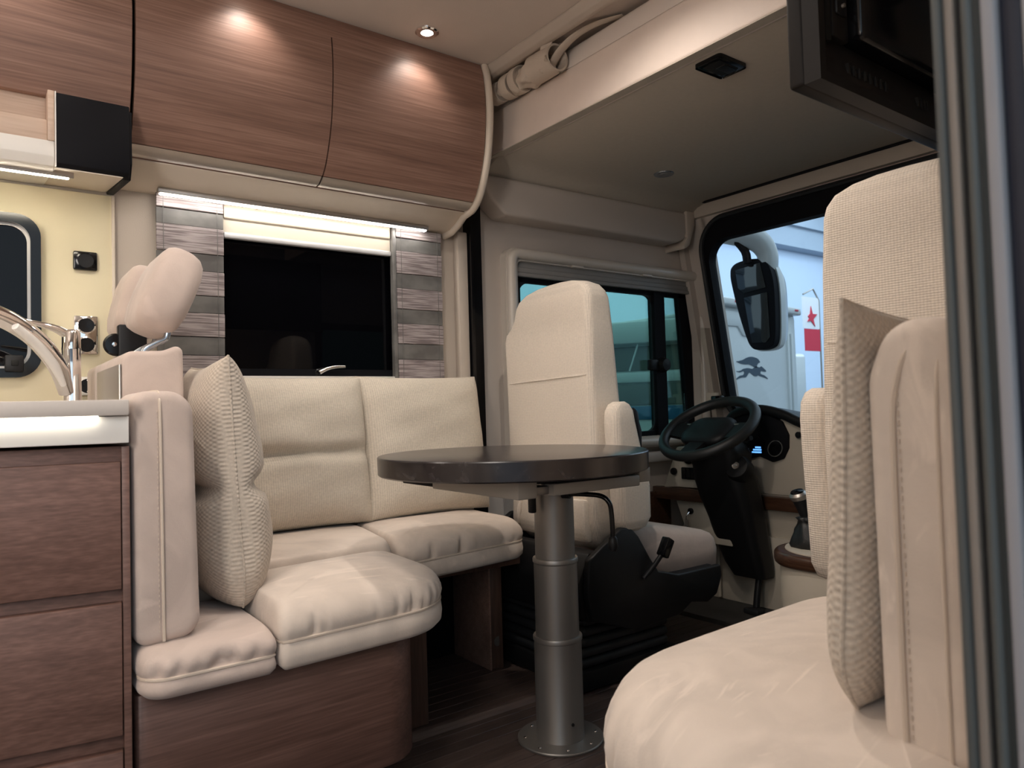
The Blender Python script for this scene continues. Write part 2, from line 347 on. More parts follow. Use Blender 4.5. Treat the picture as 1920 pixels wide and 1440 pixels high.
def lathe(name, prof, loc, mat, parent=None, n=40, axis=(0, 0, 1), sharp=0.6, caps=True):
    q = Vector((0, 0, 1)).rotation_difference(Vector(axis)).to_matrix(); L = Vector(loc); V, F = [], []
    m = len(prof)
    for r, z in prof:
        for j in range(n):
            w = 2 * PI * j / n; V.append(L + q @ Vector((max(r, 1e-5) * math.cos(w), max(r, 1e-5) * math.sin(w), z)))
    for i in range(m - 1):
        for j in range(n): F.append((i * n + j, i * n + (j + 1) % n, (i + 1) * n + (j + 1) % n, (i + 1) * n + j))
    if caps: F.append(tuple(range(n))); F.append(tuple(range((m - 1) * n, m * n)))
    return mesh_obj(name, V, F, mat, parent, sharp=sharp)
def loft(name, rings, mat, parent=None, sharp=1.2, mtx=None):
    n = len(rings[0]); V = [v for r in rings for v in r]; F = []
    for i in range(len(rings) - 1):
        for j in range(n): F.append((i * n + j, i * n + (j + 1) % n, (i + 1) * n + (j + 1) % n, (i + 1) * n + j))
    F.append(tuple(range(n))); F.append(tuple(range((len(rings) - 1) * n, len(rings) * n)))
    if mtx: V = [mtx @ Vector(v) for v in V]
    return mesh_obj(name, V, F, mat, parent, sharp=sharp)
def rrect(w, h, r, n=8, cx=0, cy=0):
    out = []
    for sx, sy, a0 in ((1, 1, 0), (-1, 1, 90), (-1, -1, 180), (1, -1, 270)):
        for k in range(n + 1):
            a = math.radians(a0 + 90 * k / n)
            out.append((cx + sx * (w / 2 - r) + r * math.cos(a), cy + sy * (h / 2 - r) + r * math.sin(a)))
    return out
def fillet(poly, step=0.008):
    """poly: (x, y, radius) anticlockwise -> dense outline with the index of the edge each point lies on"""
    n = len(poly); segs = []
    for i in range(n):
        p = Vector(poly[i][:2]); a = Vector(poly[i - 1][:2]); b = Vector(poly[(i + 1) % n][:2]); r = poly[i][2]
        d1 = (a - p).normalized(); d2 = (b - p).normalized(); ang = d1.angle(d2)
        t = min(r / math.tan(ang / 2), (a - p).length * .48, (b - p).length * .48); r = t * math.tan(ang / 2)
        c = p + (d1 + d2).normalized() * (r / math.sin(ang / 2))
        s = p + d1 * t; e = p + d2 * t; a0 = math.atan2(s.y - c.y, s.x - c.x); a1 = math.atan2(e.y - c.y, e.x - c.x)
        da = (a1 - a0 + PI) % (2 * PI) - PI; k = max(3, int(abs(da) * r / step) + 1)
        segs.append([c + Vector((math.cos(a0 + da * j / k), math.sin(a0 + da * j / k))) * r for j in range(k + 1)])
    out = []; eid = []
    for i in range(n):
        for j, q in enumerate(segs[i]): out.append(q); eid.append((i - 1) % n if j < len(segs[i]) / 2 else i)
        q0 = segs[i][-1]; q1 = segs[(i + 1) % n][0]; L = (q1 - q0).length; k = max(1, int(L / step))
        for j in range(1, k): out.append(q0.lerp(q1, j / k)); eid.append(i)
    return out, eid
def cushion(name, poly, loose, z0, z1, mat, parent=None, r=0.055, seam=0.42, crown=0.012, seed=1, gather=0.0095, rt=0.012, ngat=26, droop=0.0, pipe=True):
    """upholstered seat cushion over a plan outline; loose = edges with the big soft shoulder"""
    rnd = random.Random(seed); pts, eid = fillet(poly); n = len(pts)
    nrm = []
    for i in range(n):
        t = pts[(i + 1) % n] - pts[i - 1]; nrm.append(Vector((-t.y, t.x)).normalized())
    w = [1.0 if e in loose else 0.0 for e in eid]
    for _ in range(10): w = [(w[i - 1] + w[i] + w[(i + 1) % n]) / 3 for i in range(n)]
    s = [0.0]
    for i in range(1, n): s.append(s[-1] + (pts[i] - pts[i - 1]).length)
    lo_ = [i for i in range(n) if w[i] > 0.5] or [0]
    cre = [(s[rnd.choice(lo_)], rnd.uniform(0.004, 0.010), rnd.uniform(0.3, 1)) for _ in range(ngat)]
    g = [sum(a * math.exp(-((x - c) / sg) ** 2) for c, sg, a in cre) for x in s]
    zs = z0 + (z1 - z0) * seam
    prof = [(0.012, z0, 0), (0.002, z0 + 0.010, 0), (0.0, z0 + (zs - z0) * .5, 0), (0.003, zs - 0.004, 0), (0.006, zs, 0.2), (0.002, zs + 0.006, 1.0)]
    for k in range(1, 9):
        a = k / 8 * PI / 2
        prof.append((-0.006 * math.sin(a * 2) + r * (1 - math.cos(a)) * 0.95, zs + 0.006 + (z1 - zs - 0.006) * math.sin(a), max(0, 1 - k / 8 * 1.0)))
    cx = sum(p.x for p in pts) / n; cy = sum(p.y for p in pts) / n; C = Vector((cx, cy))
    rings = []
    for ins, z, gw in prof:
        ring = []
        for i in range(n):
            frac = ins if ins < 0.0121 and z <= zs else ins * (w[i] + (1 - w[i]) * rt / r)
            zz = z - droop * w[i] * (1 - (z - z0) / (z1 - z0))
            q = pts[i] + nrm[i] * (frac + gather * g[i] * gw * w[i]); ring.append(Vector((q.x, q.y, zz)))
        for _ in range(int(60 * max(0, ins) / r) if z > zs + 0.01 else 0):
            ring = [ring[i] * 0.5 + (ring[i - 1] + ring[(i + 1) % n]) * 0.25 for i in range(n)]
        rings.append(ring)
    last = rings[-1]
    for k in range(1, 10):
        t = k / 10
        ring = []
        for i in range(n):
            q = Vector((last[i].x, last[i].y)).lerp(C, t)
            ring.append(Vector((q.x, q.y, z1 + crown * (1 - (1 - t) ** 2))))
        rings.append(ring)
    V = [v for rg in rings for v in rg]; F = []
    for i in range(len(rings) - 1):
        for j in range(n): F.append((i * n + j, i * n + (j + 1) % n, (i + 1) * n + (j + 1) % n, (i + 1) * n + j))
    F.append(tuple(range(n))); b = (len(rings) - 1) * n; V.append(Vector((C.x, C.y, z1 + crown)))
    for j in range(n): F.append((b + j, b + (j + 1) % n, len(V) - 1))
    o = mesh_obj(name, V, F, mat, parent, sharp=2.5)
    if pipe:
        path = [Vector((pts[i].x, pts[i].y, zs - droop * w[i] * .5)) + Vector((nrm[i].x, nrm[i].y, 0)) * 0.004 for i in range(0, n, 2)]
        tube('piping', path, 0.0032, 'piping', o, n=6, closed=True)
    return o
def pillow(name, w, h, t, mat, mtx, seamv=None, ear=0.05, p=2.6, nu=44, nv=52, seamd=0.6, flat=0.55, seed=0, wr=0.0, pear=0.0, rb=0.0):
    """stuffed cushion in its own x (width) / z (height) axes, thickness along y"""
    rnd = random.Random(seed); ph = [rnd.uniform(0, 6.28) for _ in range(6)]
    V, F = [], []
    def pt(u, v, s):
        x = w / 2 * u * (1 - ear * (1 - v * v)); z = h / 2 * v * (1 - ear * (1 - u * u))
        x *= 1 - rb * max(0, (-v - 0.62) / 0.38) ** 2; z += rb * 0.25 * h * max(0, -v - 0.5) * u * u
        e = (max(0, 1 - abs(u) ** p) * max(0, 1 - abs(v) ** p)) ** flat
        th = t / 2 * e * (1 - pear * v)
        if seamv is not None:
            th *= 1 - seamd * math.exp(-((v - seamv) / 0.075) ** 2)
            z += 0
        th += wr * e * (math.sin(9 * v + 3 * u + ph[0]) * .5 + math.sin(17 * v - 5 * u + ph[1]) * .3 + math.sin(5 * u + 4 * v + ph[2]) * .5)
        return (x, s * max(th, 0), z)
    for s in (1, -1):
        for j in range(nv + 1):
            for i in range(nu + 1):
                # denser towards the edges
                u = math.sin((i / nu * 2 - 1) * PI / 2); v = math.sin((j / nv * 2 - 1) * PI / 2)
                V.append(pt(u, v, s))
    b = (nu + 1) * (nv + 1)
    for s in (0, 1):
        for j in range(nv):
            for i in range(nu):
                q = s * b + j * (nu + 1) + i; F.append((q, q + 1, q + nu + 2, q + nu + 1))
    me = bpy.data.meshes.new(name); me.from_pydata(V, [], F)
    bm = bmesh.new(); bm.from_mesh(me); bmesh.ops.remove_doubles(bm, verts=bm.verts, dist=0.0002); bm.to_mesh(me); bm.free()
    o = finish(name, me, mat, None, sharp=3.0); o.matrix_world = mtx
    edge = [pt(math.sin((i / 40 * 2 - 1) * PI / 2), -1, 1) for i in range(41)] + [pt(1, math.sin((i / 40 * 2 - 1) * PI / 2), 1) for i in range(1, 41)] \
        + [pt(math.sin((1 - i / 40 * 2) * PI / 2), 1, 1) for i in range(1, 41)] + [pt(-1, math.sin((1 - i / 40 * 2) * PI / 2), 1) for i in range(1, 40)]
    tube('edge_seam', edge, 0.0025, mat, o, n=6, closed=True)
    return o
def placed(loc, ex, ez):
    """matrix with local x along ex and local z near ez"""
    X = Vector(ex).normalized(); Z = Vector(ez); Z = (Z - X * Z.dot(X)).normalized(); Y = Z.cross(X)
    m = Matrix((X, Y, Z)).transposed().to_4x4(); m.translation = Vector(loc); return m

# ================================================================== THE SETTING
W = 2.25; CZ = 2.0
# floor: planks on a darker base
fl = struct(boxes('floor', [((-1.3, 2.9), (0.1, 2.35), (-0.06, -0.004))], 'inlay'))
pm = {}
y = 0.16; k = 0
while y < 1.69:
    w_ = 0.046
    me_key = 'a'
    p = box('plank', (-0.9 + 0.13 * (k % 5) - 0.4, 2.30), (y, y + w_ - 0.0022), (-0.004, 0.0), 'plank', fl, bev=0.0006, seg=1)
    y += w_; k += 1
# raised edge and the floor under the sofa
struct(prism('trim_1', [(1.700, 0.0), (1.716, 0.012), (1.735, 0.012), (1.735, -0.003), (1.700, -0.003)], 'x', 0.2, 2.3, 'plank', bev=0.002))
y = 1.736
while y < 2.22:
    box('plank', (-0.9, 2.30), (y, y + 0.044), (-0.004, 0.004), 'plank', fl, bev=0.0006, seg=1); y += 0.046
box('cab_carpet', (2.302, 2.88), (0.2, 2.24), (-0.004, 0.006), 'carpet', fl, bev=0.003)

def ring(name, outer, inner, depth, fmap, mat, parent=None):
    """flat frame between two outlines with the same number of points"""
    n = len(outer); V = [fmap(p, 0) for p in outer] + [fmap(p, 0) for p in inner] + [fmap(p, depth) for p in outer] + [fmap(p, depth) for p in inner]
    F = []
    for i in range(n):
        j = (i + 1) % n
        F += [(i, j, n + j, n + i), (2 * n + i, 3 * n + i, 3 * n + j, 2 * n + j), (i, 2 * n + i, 2 * n + j, j), (n + i, n + j, 3 * n + j, 3 * n + i)]
    return mesh_obj(name, V, F, mat, parent, sharp=0.6)
def wall_with_holes(name, x0, x1, z0, z1, holes, mat, yy=(2.25, 2.31)):
    xs = sorted({x0, x1, *[v for h in holes for v in h[:2]]}); zs = sorted({z0, z1, *[v for h in holes for v in h[2:]]})
    lst = []
    for a, b in zip(xs, xs[1:]):
        for c, d in zip(zs, zs[1:]):
            mx, mz = (a + b) / 2, (c + d) / 2
            if any(h[0] < mx < h[1] and h[2] < mz < h[3] for h in holes): continue
            lst.append(((a, b), yy, (c, d)))
    return struct(boxes(name, lst, mat))
wall_with_holes('wall_left', -1.3, 1.50, -0.05, 2.05, [(0.52, 1.25, 0.975, 1.44), (-0.38, 0.14, 0.985, 1.36)], 'wall')
wall_with_holes('wall_cab', 1.50, 2.95, -0.05, 2.05, [(1.70, 2.75, 0.70, 1.43)], 'cabwall')
wall_with_holes('wall_right', 0.47, 2.95, -0.05, 2.05, [(1.75, 2.65, 0.75, 1.4)], 'wall', (0.10, 0.185))
w5 = struct(ring('window_5', rrect(0.94, 0.69, 0.03, cx=2.2, cy=1.075), rrect(0.86, 0.61, 0.03, cx=2.2, cy=1.075), 0.02, (lambda p, d: (p[0], 0.17 + d, p[1])), 'blackmatt')); box('pane', (1.76, 2.64), (0.140, 0.144), (0.76, 1.39), 'dimglass', w5, bev=0)
struct(boxes('wall_rear', [((-1.35, -1.30), (0.1, 2.31), (-0.05, 2.05)), ((-1.30, -0.50), (0.10, 0.185), (-0.05, 2.05))], 'wall'))
struct(boxes('ceiling', [((-1.35, 2.95), (-0.05, 2.31), (CZ, CZ + 0.06))], 'ceil'))
# faint roof panel joint
struct(boxes('trim_2', [((0.2, 1.0), (1.30, 1.304), (CZ - 0.002, CZ)), ((1.0, 1.004), (0.5, 1.30), (CZ - 0.002, CZ))], 'ceil'))
# roof beam carrying the curtain track
struct(prism('trim_3', [(1.395, 2.0), (1.395, 1.993), (1.408, 1.972), (1.425, 1.966), (1.442, 1.969), (1.442, 2.0)], 'y', 0.3, 2.03, 'wall', bev=0.003))
# black block painting the shade in the slot above the bed
struct(boxes('trim_4', [((1.66, 1.70), (0.3, 2.2), (1.90, 2.0))], 'blackmatt'))
# black vertical channel between lounge and cab
struct(boxes('trim_5', [((1.472, 1.482), (2.20, 2.25), (0.3, 1.68)), ((1.490, 1.528), (2.215, 2.25), (0.3, 1.68)), ((1.482, 1.490), (2.228, 2.25), (0.3, 1.68))], 'blackgloss'))
struct(box('trim_6', (1.425, 1.468), (2.215, 2.25), (0.3, 1.50), 'wall', bev=0.006))

# ---- windows
fy = lambda y0: (lambda p, d: (p[0], y0 + d, p[1]))

# window_1 behind the sofa, dark outside
w1 = struct(ring('window_1', rrect(0.73, 0.47, 0.03, cx=0.885, cy=1.205), rrect(0.68, 0.42, 0.03, cx=0.885, cy=1.205), 0.03, fy(2.245), 'blackmatt'))
box('pane', (0.525, 1.245), (2.262, 2.268), (0.976, 1.439), 'darkglass', w1, bev=0)
box('sill', (0.50, 1.27), (2.222, 2.262), (0.955, 0.972), 'white', w1, bev=0.004)
hd = tube('window_handle', [(0.905, 2.240, 0.985), (0.93, 2.232, 0.997), (0.955, 2.225, 1.002), (0.985, 2.222, 1.003)], [0.008, 0.006, 0.005, 0.004], 'chrome', w1, smooth=5)
lathe('handle_base', [(0.0, 0), (0.012, 0.0), (0.012, 0.016), (0.008, 0.02), (0, 0.02)], (0.903, 2.262, 0.985), 'blackgloss', w1, n=20, axis=(0, -1, 0))

# window_2 beside the driver
w2 = struct(ring('window_2', rrect(1.17, 0.80, 0.045, cx=2.222, cy=1.067), rrect(1.055, 0.705, 0.02, cx=2.222, cy=1.067), -0.035, fy(2.25), 'white'))
M2 = plain('cab_frame_plastic', (0.62, 0.565, 0.50), 0.3); w2.data.materials[0] = M2
tube('frame_bead', [(p[0], 2.213, p[1]) for p in rrect(1.118, 0.758, 0.035, cx=2.222, cy=1.067)], 0.022, M2, w2, n=12, closed=True)
for i, (za, zb, yy) in enumerate([(1.398, 1.424, 2.232), (1.378, 1.397, 2.226), (1.362, 1.377, 2.222)]):
    box('blind_pleat', (1.692, 2.752), (yy, yy + 0.02), (za, zb), 'blindg', w2, bev=0.002)
for xx in (1.97, 2.38): box('blind_grip', (xx, xx + 0.06), (2.205, 2.232), (1.418, 1.428), M2, w2, bev=0.003)
boxes('window_bars', [((1.70, 2.75), (2.255, 2.285), (1.348, 1.375)), ((1.70, 2.75), (2.255, 2.285), (0.70, 0.735)), ((1.70, 1.735), (2.255, 2.285), (0.70, 1.375)), ((2.488, 2.556), (2.245, 2.285), (0.70, 1.375))], 'blackmatt', w2)
prism('quarter_bar', [(2.665, 1.375), (2.752, 1.375), (2.752, 0.70), (2.715, 0.70)], 'y', 2.255, 2.285, 'blackmatt', w2, bev=0)
ring('pane_gasket', rrect(0.80, 0.655, 0.05, cx=2.11, cy=1.04), rrect(0.755, 0.61, 0.05, cx=2.11, cy=1.04), 0.012, fy(2.262), 'rubber', w2)
box('pane', (1.73, 2.49), (2.268, 2.272), (0.73, 1.35), 'greenglass', w2, bev=0)
box('pane', (2.55, 2.70), (2.268, 2.272), (0.73, 1.35), 'greenglass', w2, bev=0)
lathe('window_latch', [(0, 0), (0.032, 0), (0.034, 0.012), (0.026, 0.03), (0, 0.034)], (2.525, 2.245, 1.03), 'black', w2, n=24, axis=(0, -1, 0))
box('latch_pad', (2.44, 2.50), (2.235, 2.26), (1.005, 1.055), 'black', w2, bev=0.008)
struct(box('trim_7', (1.66, 2.80), (2.20, 2.25), (0.60, 0.645), 'cabwall', bev=0.01))

# window_3 the windscreen, raked
WSX = lambda z: 2.687 + (1.542 - z) * 0.19
fw = lambda p, d: (WSX(p[1]) + d, p[0], p[1])
def wsr(y0, y1, z0, z1, r, n=10): return rrect(y1 - y0, z1 - z0, r, n, (y0 + y1) / 2, (z0 + z1) / 2)
w3 = struct(ring('window_3', wsr(0.36, 2.14, 0.74, 1.682, 0.16), wsr(0.40, 2.098, 0.79, 1.578, 0.10), 0.05, fw, 'blackmatt'))
mesh_obj('pane', [fw(p, 0.03) for p in wsr(0.39, 2.11, 0.78, 1.60, 0.09)] + [fw(p, 0.034) for p in wsr(0.39, 2.11, 0.78, 1.60, 0.09)],
         [tuple(range(44)), tuple(range(44, 88))] + [(i, (i + 1) % 44, 44 + (i + 1) % 44, 44 + i) for i in range(44)], 'glass', w3, smooth=False)
tube('gasket', [fw(p, -0.004) for p in wsr(0.37, 2.128, 0.75, 1.672, 0.15)], 0.011, 'rubber', w3, n=8, closed=True)
# front lining around the windscreen
fr = lambda y0, y1, z0, z1: [fw((y0, z0), 0.02), fw((y1, z0), 0.02), fw((y1, z1), 0.02), fw((y0, z1), 0.02)]
def slab4(name, a, d, mat, parent=None):
    V = [Vector(p) for p in a] + [Vector(p) + Vector(d) for p in a]
    return mesh_obj(name, V, [(0, 1, 2, 3), (4, 5, 6, 7), (0, 1, 5, 4), (1, 2, 6, 5), (2, 3, 7, 6), (3, 0, 4, 7)], mat, parent, smooth=False)
struct(slab4('wall_front', [fw((2.27, 0.0), 0.02), fw((2.10, 0.0), 0.02), fw((2.10, 1.80), 0.02), fw((2.27, 1.80), 0.02)], (0.05, 0, 0), 'cabwall'))
struct(slab4('wall_front_header', [fw((0.2, 1.64), 0.02), fw((2.12, 1.64), 0.02), fw((2.12, 1.80), 0.02), fw((0.2, 1.80), 0.02)], (0.05, 0, 0), 'cabwall'))
struct(slab4('wall_front_lower', [fw((0.2, 0.0), 0.03), fw((2.12, 0.0), 0.03), fw((2.12, 0.78), 0.03), fw((0.2, 0.78), 0.03)], (0.05, 0, 0), 'cabwall'))
struct(slab4('wall_front_side', [fw((0.2, 0.7), 0.02), fw((0.40, 0.7), 0.02), fw((0.40, 1.80), 0.02), fw((0.2, 1.80), 0.02)], (0.05, 0, 0), 'cabwall'))
struct(prism('trim_8', [(2.655, 1.693), (2.70, 1.693), (2.715, 1.748), (2.655, 1.748)], 'y', 0.3, 2.215, 'wall', bev=0.004))
struct(prism('trim_9', [(2.635, 1.747), (2.72, 1.747), (2.72, 1.763), (2.635, 1.763)], 'y', 0.3, 2.21, 'blackmatt', bev=0.001))
# windscreen pillar mouldings
struct(slab4('trim_10', [fw((2.245, 0.70), -0.03), fw((2.205, 0.70), -0.03), fw((2.215, 1.66), -0.012), fw((2.245, 1.66), -0.012)], (0.06, 0, 0), 'cabwall'))
struct(slab4('trim_11', [fw((2.19, 0.70), -0.035), fw((2.165, 0.70), -0.035), fw((2.165, 1.20), -0.02), fw((2.19, 1.20), -0.02)], (0.06, 0, 0), 'wall'))
lt = tag(thing('blind_latch', (2.80, 2.17, 0.83)), 'small beige and black blind latch on the windscreen pillar', 'latch')
box('latch_body', (2.765, 2.80), (2.14, 2.205), (0.83, 0.90), 'cream', lt, bev=0.006); box('latch_button', (2.758, 2.80), (2.11, 2.165), (0.835, 0.885), 'blackgloss', lt, bev=0.005)

# window_4 over the kitchen worktop
w4 = struct(ring('window_4', rrect(0.62, 0.415, 0.055, cx=-0.157, cy=1.172), rrect(0.575, 0.37, 0.045, cx=-0.157, cy=1.172), 0.03, fy(2.205), 'blackgloss'))
ring('inner_lip', rrect(0.58, 0.375, 0.047, cx=-0.157, cy=1.172), rrect(0.562, 0.357, 0.04, cx=-0.157, cy=1.172), 0.012, fy(2.222), 'alu', w4)
box('pane', (-0.45, 0.13), (2.228, 2.234), (0.985, 1.36), 'darkglass', w4, bev=0)
box('window_latch', (0.075, 0.115), (2.19, 2.215), (0.978, 1.02), 'black', w4, bev=0.005)
box('latch_slot', (0.088, 0.103), (2.187, 2.195), (0.993, 1.007), 'grille', w4, bev=0.002)

# door_1: the entrance door frame the picture is taken through
d1 = struct(boxes('door_1', [((0.456, 0.51), (0.10, 0.1795), (-0.05, 2.05))], 'doorgrey'))
def jamb(name, ya, yb, mat, x0=0.45): return box(name, (x0, 0.50), (ya, yb), (-0.05, 2.05), mat, d1, bev=0.0015)
jamb('frame_lip', 0.1795, 0.1845, 'doorgrey', 0.446); jamb('frame_strip', 0.1735, 0.1793, 'doorbeige', 0.449)
jamb('seal', 0.1685, 0.1733, 'rubber', 0.452); tube('seal_bead', [(0.448, 0.1665, -0.05), (0.448, 0.1665, 2.05)], 0.0028, 'doorgrey', d1)
jamb('frame_rail', 0.160, 0.1685, 'doorgrey', 0.455); jamb('frame_face', 0.1525, 0.1598, 'doorwhite', 0.447)
jamb('outer_seal', 0.1415, 0.1523, 'doornavy', 0.452); jamb('outer_skin', 0.10, 0.1413, 'doorwhite', 0.450)

# ================================================================== OVERHEAD CABINETS
PROF = [(2.068, 1.532), (2.040, 1.548), (2.007, 1.585), (1.971, 1.664), (1.952, 1.748), (1.944, 1.853), (1.953, 1.947), (1.968, 1.998)]
PF = [Vector((a, b, 0)) for a, b in PROF]; PFS = [(v.x, v.y) for v in smooth_path(PF, 6)]
def prof_range(za, zb):
    pts = [p for p in PFS if za < p[1] < zb]
    def at(z):
        for p, q in zip(PFS, PFS[1:]):
            if p[1] <= z <= q[1]: t = (z - p[1]) / max(q[1] - p[1], 1e-6); return (p[0] + (q[0] - p[0]) * t, z)
        return PFS[0] if z < PFS[0][1] else PFS[-1]
    return [at(za)] + pts + [at(zb)]
def curved(name, za, zb, x0, x1, mat, parent, off=0.0, th=0.018, bev=0.0015):
    pr = prof_range(za, zb)
    poly = [(y_ + off, z_) for y_, z_ in pr] + [(y_ + off + th, z_) for y_, z_ in reversed(pr)]
    return prism(name, poly, 'x', x0, x1, mat, parent, bev=bev, seg=1, sharp=0.5)
oc = thing('overhead_cabinet', (0.85, 2.1, 1.48), 'curved walnut overhead cabinet with two doors above the sofa window', 'cabinet')
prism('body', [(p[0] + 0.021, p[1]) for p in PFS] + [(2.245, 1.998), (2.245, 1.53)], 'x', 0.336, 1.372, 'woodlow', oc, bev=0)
curved('top_rail', 1.9335, 1.998, 0.334, 1.374, 'wood', oc, bev=0)
curved('door', 1.553, 1.9332, 0.334, 0.8415, 'wood', oc, bev=0)
curved('door', 1.553, 1.9332, 0.8455, 1.374, 'wood', oc, bev=0)
for xa, xb in ((0.334, 0.8415), (0.8455, 1.374)): curved('grip_strip', 1.5335, 1.552, xa, xb, 'alu', oc, th=0.02)
SOF = [(2.090, 1.529), (2.112, 1.526), (2.145, 1.508), (2.19, 1.491), (2.246, 1.487), (2.246, 1.56), (2.090, 1.56)]
prism('soffit', SOF, 'x', 0.330, 1.380, 'cream', oc, bev=0.002, sharp=1.0)
# rounded end moulding following the profile down to the wall
mid = [(1.388, p[0] - 0.004, p[1]) for p in reversed(PFS)] + [(1.388, 2.115, 1.524), (1.388, 2.148, 1.504), (1.388, 2.195, 1.486), (1.388, 2.246, 1.482)]
tube('end_moulding', mid, 0.0125, 'cream', oc, n=10)
prism('end_panel', [(p[0] + 0.004, p[1]) for p in PFS] + [(2.245, 1.998), (2.245, 1.486), (2.19, 1.489), (2.145, 1.508), (2.11, 1.527)], 'x', 1.376, 1.394, 'cream', oc, bev=0)
box('light_profile', (0.425, 1.285), (2.180, 2.204), (1.478, 1.492), 'alu', oc, bev=0.003)
box('light_strip', (0.43, 1.28), (2.184, 2.200), (1.4745, 1.482), 'led', oc, bev=0.003)

kc = thing('kitchen_overhead_cabinet', (0.0, 2.1, 1.42), 'walnut overhead kitchen cabinet with pale open niche and black panel', 'cabinet')
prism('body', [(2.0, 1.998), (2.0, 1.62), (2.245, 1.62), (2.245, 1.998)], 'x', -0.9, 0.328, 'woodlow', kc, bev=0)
curved('door', 1.614, 1.998, -0.9, 0.3265, 'wood', kc)
box('niche_back', (-0.9, 0.168), (2.012, 2.03), (1.545, 1.62), 'woodpale', kc, bev=0)
box('niche_rail', (-0.9, 0.150), (1.965, 2.01), (1.497, 1.548), 'woodpale', kc, bev=0.002)
box('niche_side', (0.150, 0.163), (1.952, 2.03), (1.497, 1.614), 'woodpale', kc, bev=0.001)
prism('fascia', [(1.955, 1.497), (1.952, 1.460), (1.962, 1.440), (1.985, 1.434), (2.24, 1.470), (2.24, 1.497)], 'x', -0.9, 0.163, 'white', kc, bev=0.002)
prism('black_panel', [(1.948, 1.610), (1.946, 1.470), (1.950, 1.446), (1.962, 1.438), (1.99, 1.444), (1.99, 1.610)], 'x', 0.166, 0.318, 'blackmatt', kc, bev=0.002)
box('panel_edge', (0.1635, 0.1662), (1.947, 1.99), (1.438, 1.612), 'white', kc, bev=0)
prism('soffit', [(1.96, 1.436), (2.24, 1.472), (2.24, 1.52), (1.99, 1.52)], 'x', 0.163, 0.305, 'cream', kc, bev=0.001)
prism('end_gable', [(1.955, 1.60), (1.953, 1.47), (1.975, 1.436), (2.235, 1.466), (2.235, 1.60)], 'x', 0.306, 0.324, 'blackmatt', kc, bev=0.002)
prism('light_profile', [(1.992, 1.427), (2.012, 1.430), (2.012, 1.446), (1.992, 1.442)], 'x', -0.9, 0.205, 'alu', kc, bev=0.001)
prism('light_strip', [(1.995, 1.4245), (2.009, 1.4268), (2.009, 1.432), (1.995, 1.430)], 'x', -0.9, 0.195, 'ledk', kc, bev=0.001)

# ceiling spotlights: the first is in view, the others light the lounge from just outside the frame
def ceiling_spot(x, y_, label, power, ang=125):
    t = thing('ceiling_spotlight', (x, y_, CZ), label, 'spotlight', 'recessed ceiling spotlights')
    lathe('bezel', [(0.018, 0.0), (0.019, -0.005), (0.031, -0.007), (0.036, -0.004), (0.037, 0.0)], (x, y_, CZ), 'chrome', t, n=32)
    lathe('lens', [(0, -0.0035), (0.017, -0.0035), (0.018, -0.001), (0, -0.001)], (x, y_, CZ), 'lens', t, n=24)
    l = spot((x, y_, CZ - 0.012), power, ang, 1.0, 0.016); l.parent = t; l.matrix_parent_inverse = t.matrix_basis.inverted()
    return t
ceiling_spot(1.12, 1.881, 'round chrome ceiling spotlight glowing in front of the overhead cabinet', 3.2, 112)
for (x, y_, pw), lab in zip(((0.60, 1.881, 3.2), (0.05, 1.881, 3.2), (1.15, 1.25, 17), (0.62, 1.25, 9), (-0.3, 1.0, 16)), ('chrome ceiling spotlight above the left half of the sofa', 'chrome ceiling spotlight above the kitchen tap', 'chrome ceiling spotlight above the round table', 'chrome ceiling spotlight above the near end of the sofa', 'chrome ceiling spotlight above the kitchen aisle')):
    ceiling_spot(x, y_, lab, pw, 150 if y_ < 1.5 else 112)
lp = thing('ceiling_fill_panel', (0.30, 0.95, CZ), 'square frosted fill light panel added out of view above the aisle', 'ceiling light')  # unseen fill light, added for general brightness
box('frame', (0.10, 0.50), (0.75, 1.15), (CZ - 0.014, CZ - 0.001), 'white', lp, bev=0.004); box('diffuser', (0.12, 0.48), (0.77, 1.13), (CZ - 0.020, CZ - 0.013), 'panel', lp, bev=0.003)
wl = thing('wall_fill_light', (-0.75, 0.19, 1.0), 'tall frosted fill light added on the unseen wall behind the door', 'wall light')  # unseen fill light, added to brighten the cabinet fronts
box('housing', (-0.95, -0.55), (0.186, 0.204), (0.85, 1.75), 'white', wl, bev=0.004); box('diffuser', (-0.93, -0.57), (0.203, 0.212), (0.87, 1.73), 'wallfill', wl, bev=0.003)

# ================================================================== DROP-DOWN BED over the cab
bed = thing('drop_down_bed', (2.1, 1.2, 1.70), 'large beige drop-down bed hanging over the cab seats', 'bed')
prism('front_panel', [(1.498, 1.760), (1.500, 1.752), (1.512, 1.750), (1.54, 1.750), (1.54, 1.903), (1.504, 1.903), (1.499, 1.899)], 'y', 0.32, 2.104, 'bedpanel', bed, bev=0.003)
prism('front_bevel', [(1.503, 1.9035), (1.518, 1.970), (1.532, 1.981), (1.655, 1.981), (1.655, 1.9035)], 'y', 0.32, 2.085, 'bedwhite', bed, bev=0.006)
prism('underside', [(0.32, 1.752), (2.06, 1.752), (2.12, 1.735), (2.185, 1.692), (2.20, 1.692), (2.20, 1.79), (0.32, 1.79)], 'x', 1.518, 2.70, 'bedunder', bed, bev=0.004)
box('end_cap', (1.50, 1.56), (2.106, 2.20), (1.752, 1.90), 'bedpanel', bed, bev=0.006)
prism('front_edge_strip', [(1.499, 1.7495), (1.499, 1.752), (1.53, 1.752), (1.53, 1.7495)], 'y', 0.32, 2.104, 'bedunder', bed, bev=0)
hl = box('pull_handle', (1.555, 1.672), (1.150, 1.235), (1.742, 1.7515), 'blackgloss', bed, bev=0.010, seg=3)
